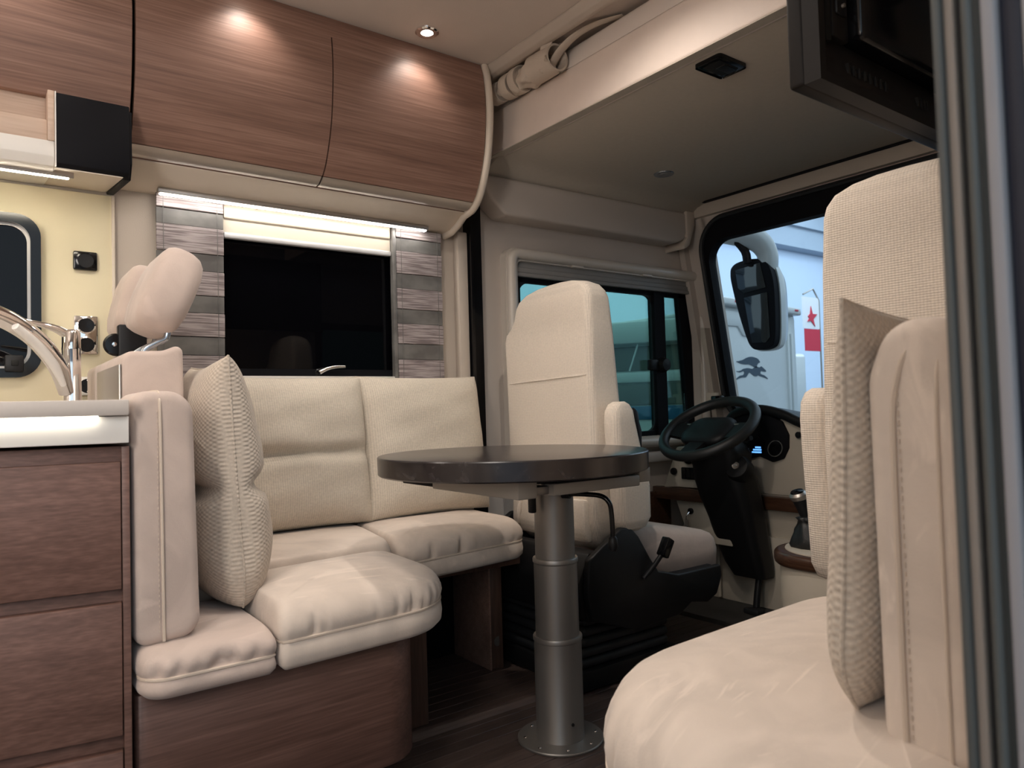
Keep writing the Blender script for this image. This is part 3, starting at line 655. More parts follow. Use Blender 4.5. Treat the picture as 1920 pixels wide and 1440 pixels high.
box('handle_recess', (1.572, 1.655), (1.165, 1.220), (1.7405, 1.746), 'grille', hl, bev=0.003)
box('handle_grip', (1.60, 1.655), (1.17, 1.20), (1.738, 1.744), 'black', hl, bev=0.003)
rl = lathe('bed_lamp', [(0.012, 0.0), (0.030, -0.004), (0.038, -0.003), (0.040, 0.001)], (2.187, 1.90, 1.7515), 'satin', bed, n=28)
lathe('lamp_lens', [(0, -0.006), (0.018, -0.005), (0.02, 0.0)], (2.187, 1.90, 1.7515), 'blindg', rl, n=20)

# cream pelmet under the bed along the cab wall
pel = prism('cab_pelmet', [(1.505, 1.705), (1.500, 1.672), (1.535, 1.615), (1.600, 1.566), (2.540, 1.570), (2.590, 1.590), (2.625, 1.640), (2.650, 1.715)], 'y', 2.145, 2.249, 'cabwall', bev=0.012, seg=3, sharp=0.9)
tag(pel, 'padded beige pelmet on the cab wall above the side window', 'pelmet')
struct(prism('trim_12', [(2.60, 1.72), (2.655, 1.72), (2.655, 1.66), (2.615, 1.565), (2.58, 1.545), (2.575, 1.56), (2.602, 1.60)], 'y', 2.135, 2.249, 'wall', bev=0.004))

# rolled privacy curtain held by straps on the roof beam
rc = thing('rolled_curtain', (1.465, 1.85, 1.93), 'beige fabric curtain rolled up and strapped beside the bed', 'curtain')
V, F = [], []; NS, NR = 60, 30; rr_ = random.Random(3)
for i in range(NS + 1):
    t = i / NS; yy = 2.03 - t * 0.36; zc = 1.930 - 0.006 * t + 0.004 * math.sin(t * 9); rad = 0.020 + 0.014 * min(1, t * 2.2) + 0.0035 * math.sin(t * 31 + 1) + (0.006 if t > 0.85 else 0)
    xx = 1.466 - 0.010 * t
    for j in range(NR):
        a = 2 * PI * j / NR; fold = 1 + 0.13 * math.sin(3 * a + t * 17) + 0.09 * math.sin(5 * a - t * 29) + 0.05 * math.sin(9 * a + t * 40)
        V.append((xx + rad * fold * math.cos(a), yy, zc + rad * fold * math.sin(a)))
for i in range(NS):
    for j in range(NR): F.append((i * NR + j, i * NR + (j + 1) % NR, (i + 1) * NR + (j + 1) % NR, (i + 1) * NR + j))
F.append(tuple(range(NR)))
mesh_obj('fabric_roll', V, F, 'roll', rc, sharp=2)
for yy, hw, rd in ((1.985, 0.024, 0.034), (1.915, 0.020, 0.040), (1.865, 0.017, 0.042)):
    lathe('strap', [(rd - 0.002, -hw), (rd + 0.001, -hw), (rd + 0.002, 0), (rd + 0.001, hw), (rd - 0.002, hw), (rd - 0.002, -hw)], (1.460, yy, 1.929), 'roll', rc, n=28, axis=(0.02, 1, 0.05))
st = lathe('end_loop', [(0.039, -0.055), (0.042, -0.055), (0.044, 0.0), (0.045, 0.055), (0.038, 0.055), (0.036, -0.055), (0.039, -0.055)], (1.456, 1.725, 1.926), 'roll', rc, n=28, axis=(0.02, 1, 0.03), caps=False)
slab4('hanging_tab', [(1.425, 1.705, 1.985), (1.44, 1.66, 1.99), (1.428, 1.685, 1.935), (1.424, 1.725, 1.930)], (0.004, 0.0, 0.003), 'roll', rc)
tube('fabric_tail', [(1.458, 1.70, 1.915), (1.462, 1.66, 1.945), (1.475, 1.61, 1.970), (1.50, 1.55, 1.986), (1.54, 1.47, 1.990)], [0.016, 0.016, 0.014, 0.012, 0.008], 'roll', rc, n=12, smooth=5, flat=0.3)

# ================================================================== WINDOW CURTAINS AND BLIND
bands = [(1.03, 1.084), (1.153, 1.204), (1.275, 1.326), (1.403, 1.449)]
def curtain(x0, x1, label, ztop):
    c = thing('window_curtain', ((x0 + x1) / 2, 2.225, 0.78), label, 'curtain', 'striped curtains of the sofa window')
    z = 0.78; edges = [(0.78, 0.905, 'curtrib'), (0.905, 0.957, 'curtsat')]
    last = 0.957
    for a, b in bands: edges += [(last, a, 'curtrib'), (a, b, 'curtsat')]; last = b
    edges.append((last, ztop, 'curtrib'))
    for a, b, m in edges:
        yo = 2.218 if m == 'curtrib' else 2.2215
        box('ribbed_band' if m == 'curtrib' else 'satin_band', (x0, x1), (yo, yo + 0.008), (a + 0.0006, b - 0.0006), m, c, bev=0.0012, seg=1)
    for xx in (x0 + 0.018, x1 - 0.018):
        box('hem_stitch', (xx - 0.0008, xx + 0.0008), (2.2172, 2.219), (0.78, ztop), 'curtsat', c, bev=0)
    return c
curtain(0.427, 0.609, 'grey striped curtain panel behind the headrests', 1.489)
cr_ = curtain(1.178, 1.358, 'grey striped curtain panel beside the black cab channel', 1.483)
box('folded_edge', (1.164, 1.177), (2.2175, 2.242), (0.78, 1.482), 'curtsat', cr_, bev=0.003)
bl = thing('roller_blind', (0.885, 2.235, 1.38), 'cream roller blind with silver rail at the top of the sofa window', 'blind')
box('blind_box', (0.612, 1.163), (2.228, 2.249), (1.442, 1.486), 'cream', bl, bev=0.006)
box('blind_cloth', (0.612, 1.163), (2.236, 2.240), (1.398, 1.445), 'blindw', bl, bev=0)
box('bottom_rail', (0.612, 1.163), (2.226, 2.246), (1.383, 1.400), 'silver', bl, bev=0.004)

# ================================================================== KITCHEN
# the kitchen front stands about nine degrees off the long axis
KM = Matrix.Translation((0.2235, 1.405, 0)) @ Matrix.Rotation(math.radians(-9.3), 4, 'Z')
ku = thing('kitchen_drawer_unit', (-0.1, 1.7, 0), 'walnut kitchen base unit with three stacked wide drawers', 'cabinet')
kl = lambda n, xr, yr, zr, m, bev=0.002, p=None: box(n, xr, yr, zr, m, p or ku, bev=bev, mtx=KM)
KF = lambda x, y_: tuple((KM @ Vector((x, y_, 0)))[:2])
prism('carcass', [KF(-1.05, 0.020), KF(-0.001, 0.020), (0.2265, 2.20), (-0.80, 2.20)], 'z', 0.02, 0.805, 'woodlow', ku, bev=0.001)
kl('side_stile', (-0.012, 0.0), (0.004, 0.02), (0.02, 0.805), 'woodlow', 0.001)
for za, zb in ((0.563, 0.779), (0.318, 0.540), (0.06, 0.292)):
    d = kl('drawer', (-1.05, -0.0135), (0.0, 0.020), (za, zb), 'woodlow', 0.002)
wt = thing('kitchen_worktop', (-0.1, 1.8, 0.805), 'grey kitchen worktop with a white lit front band', 'worktop')
prism('top_slab', [KF(-1.05, -0.025), KF(0.001, -0.025), (0.2265, 2.234), (-0.80, 2.234)], 'z', 0.858, 0.885, 'worktop', wt, bev=0.003)
prism('front_band', [KF(-1.05, -0.008), KF(0.0, -0.008), (0.2265, 2.20), (-0.80, 2.20)], 'z', 0.811, 0.857, 'white', wt, bev=0.002)
kl('edge_light', (-1.05, -0.045), (-0.0195, -0.012), (0.8535, 0.858), 'ledw', 0.001, wt)
sb = box('splashback', (-0.9, 0.322), (2.236, 2.249), (0.886, 1.464), 'splash', bev=0.003); tag(sb, 'glossy pale yellow splashback panel behind the kitchen tap', 'panel')
box('edge_profile', (0.318, 0.326), (2.232, 2.2495), (0.886, 1.464), 'cream', sb, bev=0.002)
def socket(z0, z1, mats, label, x0=0.226, x1=0.282, n=1, face='black'):
    s = box('wall_socket', (x0, x1), (2.222, 2.236), (z0, z1), mats, bev=0.004); tag(s, label, 'socket', 'sockets on the splashback')
    h = (z1 - z0) / n
    for i in range(n):
        zc = z0 + h * (i + .5); xc = (x0 + x1) / 2
        lathe('socket_rim', [(0.019, 0.0), (0.0225, 0.0), (0.0225, 0.003), (0.019, 0.004), (0.019, 0.0)], (xc, 2.222, zc), mats, s, n=28, axis=(0, -1, 0))
        lathe('socket_well', [(0, 0.001), (0.019, 0.0015), (0.019, -0.004), (0, -0.004)], (xc, 2.222, zc), face, s, n=28, axis=(0, -1, 0))
    return s
socket(1.252, 1.302, 'blackgloss', 'square black socket high on the yellow splashback')
socket(1.026, 1.130, 'chrome', 'chrome double socket with two round black wells', n=2, face='blackgloss')
so = socket(0.918, 0.968, 'white', 'white power outlet with black insert just above the worktop', 0.230, 0.282, face='black')
for dx in (-0.0095, 0.0095): lathe('pin_hole', [(0, 0), (0.0025, 0), (0.0025, 0.003), (0, 0.003)], (0.256 + dx, 2.2212, 0.943), 'grille', so, n=10, axis=(0, -1, 0))
for dz in (-0.015, 0.015): box('earth_clip', (0.2545, 0.2575), (2.2195, 2.2215), (0.943 + dz - 0.0015, 0.943 + dz + 0.0015), 'chrome', so, bev=0.0004)
# tap: column, lever and a broad arched spout
tp = thing('kitchen_tap', (0.188, 1.92, 0.885), 'shiny chrome kitchen tap with a broad arched spout', 'tap')
TX, TY = 0.190, 1.92
lathe('column', [(0.024, 0.0), (0.024, 0.006), (0.020, 0.010), (0.019, 0.075), (0.019, 0.125), (0.0195, 0.127), (0.0195, 0.130), (0.019, 0.132), (0.0185, 0.165), (0.014, 0.172), (0.0, 0.174)], (TX, TY, 0.886), 'chrome', tp, n=36)
tube('lever', [(TX - 0.005, TY, 1.045), (TX - 0.03, TY - 0.01, 1.058), (TX - 0.065, TY - 0.025, 1.066), (TX - 0.11, TY - 0.04, 1.074)], [0.012, 0.009, 0.006, 0.004], 'chrome', tp, n=12, smooth=6)
tube('spout', [(TX - 0.012, TY - 0.015, 0.915), (TX - 0.028, TY - 0.04, 0.965), (TX - 0.058, TY - 0.075, 1.010), (TX - 0.10, TY - 0.12, 1.045), (TX - 0.16, TY - 0.17, 1.07), (TX - 0.24, TY - 0.22, 1.08)], [0.015, 0.019, 0.020, 0.020, 0.020, 0.019], 'chrome', tp, n=20, smooth=6, flat=1.0)
tube('spout_inset', [(TX - 0.020, TY - 0.052, 0.930), (TX - 0.040, TY - 0.077, 0.972), (TX - 0.072, TY - 0.11, 1.012), (TX - 0.112, TY - 0.152, 1.045)], [0.006, 0.010, 0.010, 0.008], 'white', tp, n=12, smooth=6)

# ================================================================== L-SHAPED SOFA
sbase = thing('sofa_base', (0.5, 1.7, 0), 'walnut base panel with a rounded corner under the corner sofa', 'sofa base')
pts, _ = fillet([(0.232, 1.425, 0.01), (0.815, 1.44, 0.10), (0.815, 1.75, 0.02), (0.232, 1.75, 0.01)], 0.012)
prism('front_panel', [(p.x, p.y) for p in pts], 'z', 0.10, 0.371, 'woodlow', sbase, bev=0.001, seg=1, sharp=0.9)
pts, _ = fillet([(0.24, 1.50, 0.01), (0.74, 1.50, 0.08), (0.74, 1.75, 0.02), (0.24, 1.75, 0.01)], 0.012)
prism('plinth', [(p.x, p.y) for p in pts], 'z', 0.005, 0.10, 'woodleg', sbase, bev=0.001, seg=1)
box('wall_box', (0.24, 1.0), (1.76, 2.24), (0.005, 0.384), 'woodleg', sbase, bev=0.002)
box('under_seat_shade', (1.0, 1.36), (2.20, 2.24), (0.005, 0.36), 'blackmatt', sbase, bev=0.001)  # added black sheet painting the shade under the seat
box('seat_board', (0.24, 1.40), (1.86, 2.24), (0.3625, 0.385), 'woodleg', sbase, bev=0.002)
lg = prism('support_leg', [(1.365, 1.985), (1.408, 1.975), (1.408, 2.22), (1.365, 2.22)], 'z', 0.005, 0.362, 'woodleg', sbase, bev=0.004)
box('leg_edge', (1.359, 1.365), (1.980, 2.20), (0.005, 0.362), 'wood', lg, bev=0.001)
lathe('leg_lock', [(0, 0), (0.012, 0), (0.014, 0.002), (0.016, 0.004), (0, 0.005)], (1.386, 1.981, 0.095), 'alu', lg, n=20, axis=(0.2, -1, 0))
p2 = prism('wall_panel', [(1.545, 0.005), (1.80, 0.005), (1.80, 0.30), (1.475, 0.30)], 'y', 2.19, 2.215, 'woodleg', bev=0.003); tag(p2, 'slanted wooden panel with white lock knob by the driver seat', 'panel')
lathe('cover_cap', [(0, 0), (0.016, 0), (0.017, 0.002), (0, 0.003)], (1.62, 2.19, 0.065), 'bracket', p2, n=20, axis=(0, -1, 0))
lathe('lock_knob', [(0, 0), (0.019, 0), (0.020, 0.010), (0.017, 0.014), (0, 0.015)], (1.59, 2.19, 0.225), 'white', p2, n=24, axis=(0, -1, 0))
box('knob_slot', (1.578, 1.604), (2.1735, 2.1765), (0.221, 0.229), 'grille', p2, bev=0.001)

ZB, ZT = 0.386, 0.512
cuA = cushion('seat_cushion', [(0.232, 1.365, 0.05), (0.462, 1.365, 0.015), (0.462, 1.69, 0.012), (0.232, 1.69, 0.012)], {0}, ZB - 0.014, 0.455, 'suede2', seed=2, ngat=14, r=0.05)
tag(cuA, 'small suede cushion block under the upright padded sofa end', 'seat cushion', 'sofa seat cushions')
cuB = cushion('seat_cushion', [(0.466, 1.365, 0.018), (0.885, 1.39, 0.16), (0.905, 1.745, 0.06), (0.466, 1.692, 0.012)], {0, 1}, ZB - 0.014, ZT - 0.012, 'suede', seed=4, ngat=24, r=0.075, crown=0.018)
tag(cuB, 'large suede seat cushion with rounded front corner on the sofa', 'seat cushion', 'sofa seat cushions')
cuC = cushion('seat_cushion', [(0.30, 1.696, 0.012), (0.902, 1.750, 0.03), (0.955, 2.05, 0.02), (0.955, 2.15, 0.012), (0.30, 2.15, 0.012)], set(), ZB, ZT, 'suede', seed=5, ngat=0, crown=0.008)
tag(cuC, 'inner suede seat cushion in the sofa corner below the back cushions', 'seat cushion', 'sofa seat cushions')
cuD = cushion('seat_cushion', [(0.925, 1.765, 0.04), (1.425, 1.83, 0.09), (1.435, 2.15, 0.03), (0.96, 2.15, 0.012), (0.96, 2.05, 0.02)], {0, 1}, ZB, ZT, 'suede', seed=6, ngat=26, r=0.07)
tag(cuD, 'suede seat cushion at the cab end of the sofa behind the table', 'seat cushion', 'sofa seat cushions')

# upright padded sofa end next to the kitchen
def upright(name, poly, axis, a, b, mat, r=0.03):
    """padded slab: rounded outline extruded with soft ends"""
    pts, _ = fillet(poly, 0.006); n = len(pts); f = AX[axis]
    nr = []
    for i in range(n):
        t = pts[(i + 1) % n] - pts[i - 1]; nr.append(Vector((-t.y, t.x)).normalized())
    rings = []
    for k in range(9):
        ph = k / 8 * PI / 2; ins = r * (1 - math.sin(ph)); d = r * 0.8 * (1 - math.cos(ph))
        rings.append([f(pts[i] + nr[i] * ins, a + d * math.copysign(1, b - a)) for i in range(n)])
    for k in range(1, 6): rings.append([f(p, a + (b - a) * (0.06 + 0.88 * k / 6)) for p in pts])
    for k in range(8, -1, -1):
        ph = k / 8 * PI / 2; ins = r * (1 - math.sin(ph)); d = r * 0.8 * (1 - math.cos(ph))
        rings.append([f(pts[i] + nr[i] * ins, b - d * math.copysign(1, b - a)) for i in range(n)])
    return loft(name, rings, mat, sharp=2)
ue = upright('backrest_pad', [(0.231, 0.452, 0.024), (0.340, 0.460, 0.035), (0.331, 0.900, 0.045), (0.229, 0.900, 0.026)], 'y', 1.415, 1.58, 'suede2', r=0.018)
tag(ue, 'upright suede padded backrest end between kitchen and sofa', 'backrest pad')
tube('piping', [(0.277, 1.4135, 0.460), (0.276, 1.4125, 0.60), (0.275, 1.4125, 0.75), (0.274, 1.4135, 0.868), (0.274, 1.420, 0.888), (0.274, 1.44, 0.9005), (0.274, 1.575, 0.9005)], 0.0025, 'piping', ue, n=6, smooth=4)
boxes('stitching', [((0.2692, 0.2706), (1.4128, 1.4145), (0.475 + k * 0.009, 0.479 + k * 0.009)) for k in range(44)], 'piping', ue)

# belted seat back behind it with two adjustable headrests
hs = thing('belted_seat_back', (0.30, 1.80, 0.45), 'suede covered seat back with two headrests behind the sofa end', 'seat back')
hb = upright('seat_shell', [(0.243, 0.535, 0.02), (0.346, 0.535, 0.02), (0.356, 0.90, 0.05), (0.355, 1.004, 0.024), (0.318, 0.988, 0.03), (0.243, 0.985, 0.02)], 'y', 1.595, 2.12, 'suede2', r=0.012); attach(hb, hs)
box('shell_trim', (0.2375, 0.2425), (1.60, 1.90), (0.60, 0.960), 'alu', hs, bev=0.002)
def headrest(cx, cy, cz, tilt, w, name='headrest'):
    rings = []
    prof = [(-0.5, 0.55, 0.50), (-0.47, 0.72, 0.72), (-0.40, 0.86, 0.88), (-0.25, 0.95, 0.98), (-0.05, 0.98, 1.0), (0.2, 0.98, 0.98), (0.35, 0.90, 0.88), (0.43, 0.78, 0.72), (0.48, 0.58, 0.52), (0.5, 0.30, 0.25)]
    H_, T_ = 0.185, 0.095
    q = Matrix.Translation((cx, cy, cz)) @ Matrix.Rotation(tilt, 4, 'Y')
    for v, kw, kt in prof:
        rings.append([q @ Vector((p[0], p[1], v * H_)) for p in rrect(T_ * kt, w * kw, min(T_ * kt * .48, 0.035), 8)])
    return loft(name, rings, 'suede2', hs, sharp=2)
h1 = headrest(0.340, 1.70, 1.120, math.radians(22), 0.23); tube('stay', [(0.285, 1.64, 0.975), (0.292, 1.64, 0.992), (0.312, 1.64, 1.006), (0.332, 1.64, 1.018), (0.336, 1.64, 1.045)], 0.0065, 'satin', hs, n=12, smooth=5)
tube('stay', [(0.285, 1.76, 0.975), (0.292, 1.76, 0.992), (0.312, 1.76, 1.006), (0.332, 1.76, 1.018), (0.336, 1.76, 1.045)], 0.0065, 'satin', hs, n=12, smooth=5)
h2 = headrest(0.338, 2.00, 1.135, math.radians(14), 0.20)
bx_ = box('belt_guide', (0.276, 0.335), (1.855, 1.885), (0.985, 1.068), 'black', hs, bev=0.004)
lathe('belt_reel', [(0, 0), (0.024, 0), (0.026, 0.006), (0.022, 0.012), (0, 0.013)], (0.272, 1.875, 1.022), 'blackgloss', hs, n=24, axis=(0, -1, 0))
lathe('reel_pin', [(0, 0), (0.005, 0), (0.005, 0.004), (0, 0.005)], (0.268, 1.861, 1.022), 'chrome', hs, n=14, axis=(0, -1, 0))

# loose cushions
pc = pillow('back_cushion', 0.455, 0.452, 0.15, 'linen', placed((0.775, 2.118, 0.742), (1, 0, 0), (0, 0.16, 1)), seamv=-0.05, seed=3, wr=0.004, ear=0.03, seamd=0.42, flat=0.42, p=3.4)
tag(pc, 'square ribbed cream back cushion under the left half of the window', 'cushion', 'ribbed back cushions')
pc2 = pillow('back_cushion', 0.455, 0.455, 0.15, 'linen', placed((1.215, 2.122, 0.742), (1, 0.0, 0.0), (0, 0.16, 1)), seamv=None, seed=5, wr=0.004, ear=0.03, flat=0.42, p=3.4)
tag(pc2, 'square ribbed cream back cushion nearest the driver seat', 'cushion', 'ribbed back cushions')
pk = pillow('throw_pillow', 0.40, 0.52, 0.175, 'knit', placed((0.442, 1.69, 0.712), (0.06, 1, 0), (-0.06, 0, 1)), seamv=-0.02, seed=8, wr=0.003, ear=0.05, flat=0.40, seamd=0.38, pear=0.16, rb=0.2)
tag(pk, 'woven taupe throw pillow leaning on the sofa end by the kitchen', 'pillow', 'woven throw pillows')
pk2 = pillow('throw_pillow', 0.38, 0.46, 0.12, 'knit', placed((0.478, 2.02, 0.735), (0.45, 1, 0), (-0.10, 0, 1)), seed=9, ear=0.05)
tag(pk2, 'woven throw pillow tucked in the corner behind the front pillow', 'pillow', 'woven throw pillows')

# ================================================================== TABLE
tb = thing('pedestal_table', (1.226, 1.477, 0), 'round dark slate table on a telescopic grey metal column', 'table')
TC = (1.080, 1.453); TR = 0.330; TZ = 0.745
lathe('table_top', [(0, -0.045), (TR - 0.004, -0.045), (TR - 0.001, -0.042), (TR, -0.003), (TR - 0.002, -0.0005), (TR - 0.004, 0.0), (0, 0.0)], (TC[0], TC[1], TZ), 'tabletop', tb, n=120)
PX, PY = 1.226, 1.477
lathe('flange', [(0, 0.0), (0.110, 0.0), (0.111, 0.004), (0.109, 0.0065), (0.060, 0.007), (0, 0.007)], (PX, PY, 0.001), 'column', tb, n=64)
lathe('column_lower', [(0.0, 0.006), (0.0625, 0.006), (0.0625, 0.009), (0.0615, 0.011), (0.0615, 0.252), (0.0635, 0.254), (0.0640, 0.262), (0.0625, 0.265), (0.058, 0.265), (0, 0.265)], (PX, PY, 0), 'column', tb, n=56)
lathe('column_middle', [(0, 0.255), (0.0565, 0.255), (0.0565, 0.450), (0.0590, 0.453), (0.0592, 0.461), (0.0575, 0.464), (0.053, 0.464), (0, 0.464)], (PX, PY, 0), 'column', tb, n=56)
lathe('column_upper', [(0, 0.455), (0.0515, 0.455), (0.0515, 0.640), (0, 0.640)], (PX, PY, 0), 'column', tb, n=56)
for k in range(8):
    a = 2 * PI * (k + .35) / 8
    lathe('flange_screw', [(0, 0.002), (0.003, 0.002), (0.0045, 0.0), (0, 0)], (PX + 0.092 * math.cos(a), PY + 0.092 * math.sin(a), 0.0085), 'chrome', tb, n=12)
lathe('column_stop', [(0, 0), (0.004, 0), (0.004, 0.003), (0, 0.003)], (PX - 0.010, PY - 0.0605, 0.055), 'grille', tb, n=10, axis=(-0.15, -1, 0))
# sliding rails below the top
def rail(p, q, w, za, zb, mat, name='slide_rail', bev=0.003):
    p, q = Vector(p), Vector(q); d = (q - p); L_ = d.length; a = math.atan2(d.y, d.x)
    return box(name, (0, L_), (-w / 2, w / 2), (za, zb), mat, tb, bev=bev, mtx=Matrix.Translation((p.x, p.y, 0)) @ Matrix.Rotation(a, 4, 'Z'))
box('slide_rail', (0.935, 0.987), (1.242, 1.60), (0.656, 0.699), 'bracket', tb, bev=0.003)
box('rail_cap', (0.937, 0.985), (1.602, 1.76), (0.660, 0.699), 'blackmatt', tb, bev=0.003)
box('slide_rail', (1.030, 1.300), (1.238, 1.284), (0.657, 0.683), 'bracket', tb, bev=0.003)
box('rail_link', (0.987, 1.030), (1.255, 1.29), (0.660, 0.678), 'column', tb, bev=0.002)
box('guide_plate', (0.985, 1.32), (1.26, 1.62), (0.684, 0.6995), 'blackmatt', tb, bev=0.001)
box('rail_stop', (1.306, 1.345), (1.245, 1.29), (0.664, 0.699), 'bracket', tb, bev=0.003)
box('slide_rail', (1.030, 1.345), (1.60, 1.645), (0.657, 0.699), 'bracket', tb, bev=0.003)
box('column_head', (1.165, 1.29), (1.41, 1.545), (0.636, 0.686), 'bracket', tb, bev=0.004)
for x, y_ in ((0.96, 1.55), (0.96, 1.40), (1.25, 1.26), (1.06, 1.262)): lathe('rail_screw', [(0, -0.006), (0.004, -0.006), (0.005, 0.0), (0, 0)], (x, y_, 0.667), 'chrome', tb, n=10)
lv = tube('lock_lever', [(1.215, 1.415, 0.632), (1.24, 1.37, 0.632), (1.262, 1.335, 0.628), (1.272, 1.318, 0.612), (1.275, 1.314, 0.585), (1.276, 1.313, 0.545), (1.276, 1.313, 0.520)], 0.0062, 'blackgloss', tb, n=12, smooth=5)
lathe('lever_knob', [(0, 0), (0.008, 0.0), (0.0125, 0.012), (0.011, 0.030), (0.007, 0.036), (0, 0.036)], (1.276, 1.313, 0.494), 'black', lv, n=20)
lathe('lever_hub', [(0, 0), (0.012, 0), (0.012, 0.02), (0, 0.02)], (1.213, 1.424, 0.632), 'black', lv, n=16, axis=(0.4, -0.9, 0))
box('column_clip', (1.142, 1.158), (1.462, 1.48), (0.585, 0.640), 'black', tb, bev=0.004)

# ================================================================== CAB SEATS (local x = forward, origin below the rear of the backrest)
def cab_seat(name, loc, label, aisle, rz=0.0, xr=-1.0):
    """aisle = -1: aisle on the -y side (driver), +1: on the +y side"""
    t = thing(name, loc, label, 'seat', 'cab captain seats', rz, local=True)
    # half widths (window side, aisle side) by height
    prof = [(0.40, .190, .190, 0.05, 0.10), (0.43, .200, .205, 0.02, 0.13), (0.50, .215, .215, 0.005, 0.14), (0.62, .224, .222, 0.0, 0.15), (0.74, .229, .225, 0.0, 0.145), (0.86, .231, .222, 0.0, 0.135), (0.95, .234, .219, 0.0, 0.13), (1.03, .238, .217, 0.001, 0.125),
            (1.085, .243, .216, 0.002, 0.122), (1.112, .232, .215, 0.003, 0.120), (1.132, .206, .214, 0.004, 0.118), (1.16, .188, .213, 0.005, 0.116), (1.20, .176, .211, 0.006, 0.112), (1.222, .160, .205, 0.008, 0.105), (1.242, .125, .190, 0.012, 0.095), (1.256, .075, .160, 0.020, 0.080), (1.264, .015, .115, 0.030, 0.065), (1.267, -.04, .06, 0.036, 0.052)]
    rings = []
    for z, hw, ha, x0, x1 in prof:
        yl, yr = (hw, -ha) if aisle < 0 else (ha, -hw)
        w_ = yl - yr; d_ = x1 - x0; r_ = min(0.026, d_ * .45, w_ * .45)
        rings.append([Vector((p[0], p[1], z)) for p in rrect(d_, w_, r_, 7, (x0 + x1) / 2, (yl + yr) / 2)])
    br = loft('backrest', rings, 'linenseat', t, sharp=1.6)
    for z in (0.945, 0.725):
        tube('backrest_seam', [(-0.001 + 0.002 * abs(v) ** 4, v * 0.20, z - 0.006 * v * (1 if aisle < 0 else -1)) for v in [k / 10 - 1 for k in range(21)]], 0.0026, 'linenseat', br, n=6)
    # lower flap of the cover
    prism('cover_flap', [(-0.012, 0.56), (-0.016, 0.47), (0.0, 0.425), (0.02, 0.425), (0.02, 0.56)], 'y', -0.185, 0.185, 'linenseat', t, bev=0.006, sharp=1.0)
    for v in (-0.12, 0.02, 0.13): tube('cover_fold', [(-0.012, v, 0.57), (-0.020, v - 0.012 * aisle, 0.50), (-0.014, v - 0.02 * aisle, 0.455)], [0.006, 0.009, 0.004], 'linenseat', t, n=8, smooth=4)
    # folded-up armrest on the aisle side
    a_y = aisle * 0.262
    arings = []
    for z, x0, x1, k in [(0.462, 0.085, 0.135, .55), (0.472, 0.06, 0.165, .8), (0.50, 0.045, 0.185, .97), (0.60, 0.040, 0.185, 1), (0.72, 0.030, 0.150, 1), (0.80, 0.026, 0.128, 1), (0.835, 0.030, 0.122, .95), (0.855, 0.042, 0.108, .8), (0.864, 0.060, 0.092, .55)]:
        arings.append([Vector((p[0], p[1], z)) for p in rrect(x1 - x0, 0.066 * k, 0.028 * k, 6, (x0 + x1) / 2, a_y)])
    ar = loft('armrest', arings, 'linenseat', t, sharp=1.6)
    prism('armrest_cap', [(0.118, 0.845), (0.136, 0.83), (0.140, 0.80), (0.150, 0.77), (0.146, 0.70), (0.134, 0.70), (0.125, 0.79)], 'y', a_y - 0.026, a_y + 0.026, 'black', ar, bev=0.004)
    # seat squab
    srings = []
    for z, ins in [(0.305, 0.012), (0.312, 0.003), (0.36, 0.0), (0.42, 0.0), (0.452, 0.006), (0.468, 0.018), (0.476, 0.040), (0.479, 0.075)]:
        srings.append([Vector((p[0], p[1], z - 0.075 * max(0, (p[0] - 0.12)) / 0.44 * (1 if z > 0.4 else 0.3))) for p in rrect(0.48 - 2 * ins, 0.50 - 2 * ins, 0.06 - ins * .4, 8, 0.34, 0.0)])
    loft('squab', srings, 'suede2', t, sharp=1.6)
    # black base: side shells, pan and bellows
    shell = [(-0.10, 0.30), (-0.09, 0.40), (-0.03, 0.435), (0.045, 0.478), (0.085, 0.478), (0.12, 0.445), (0.17, 0.37), (0.205, 0.325), (0.30, 0.300), (0.515, 0.300), (0.520, 0.262), (0.49, 0.205), (0.44, 0.185), (0.36, 0.20), (0.30, 0.17), (0.10, 0.16), (-0.08, 0.22)]
    shell = [(max(a, xr), b if xr < -0.2 else min(b, 0.36)) for a, b in shell]
    for s in (-1, 1): prism('side_shell', shell, 'y', s * 0.275 - 0.012, s * 0.275 + 0.012, 'black', t, bev=0.006, sharp=0.8)
    box('seat_pan', (max(-0.09, xr), 0.50), (-0.27, 0.27), (0.215, 0.300), 'black', t, bev=0.01)
    if xr < -0.2: prism('rear_cover', [(-0.10, 0.22), (-0.115, 0.33), (-0.07, 0.415), (-0.02, 0.415), (-0.02, 0.22)], 'y', -0.262, 0.262, 'black', t, bev=0.01)
    for i in range(5): box('bellows_fold', (max(-0.085, xr) + 0.004 * i, 0.30), (-0.235, 0.235), (0.066 + i * 0.031, 0.094 + i * 0.031), 'rubber', t, bev=0.012, seg=3)
    box('floor_plinth', (max(-0.10, xr), 0.32), (-0.25, 0.25), (0.0055 - loc[2], 0.066), 'black', t, bev=0.008)
    bk = box('belt_buckle', (0, 0.030), (-0.016, 0.016), (0, 0.062), 'blackgloss', t, bev=0.005, mtx=Matrix.Translation((0.175, aisle * 0.318, 0.385)) @ Matrix.Rotation(math.radians(32), 4, 'Y'))
    tube('buckle_stalk', [(0.13, aisle * 0.292, 0.315), (0.16, aisle * 0.312, 0.355), (0.195, aisle * 0.318, 0.392)], 0.008, 'black', bk, n=10)
    return t
cab_seat('driver_seat', (1.550, 1.890, 0), 'cream fabric driver seat in front of the steering wheel', -1)
cab_seat('passenger_seat', (1.360, 0.580, 0.012), 'cream fabric passenger seat rising behind the padded bench', 1, xr=-0.03)

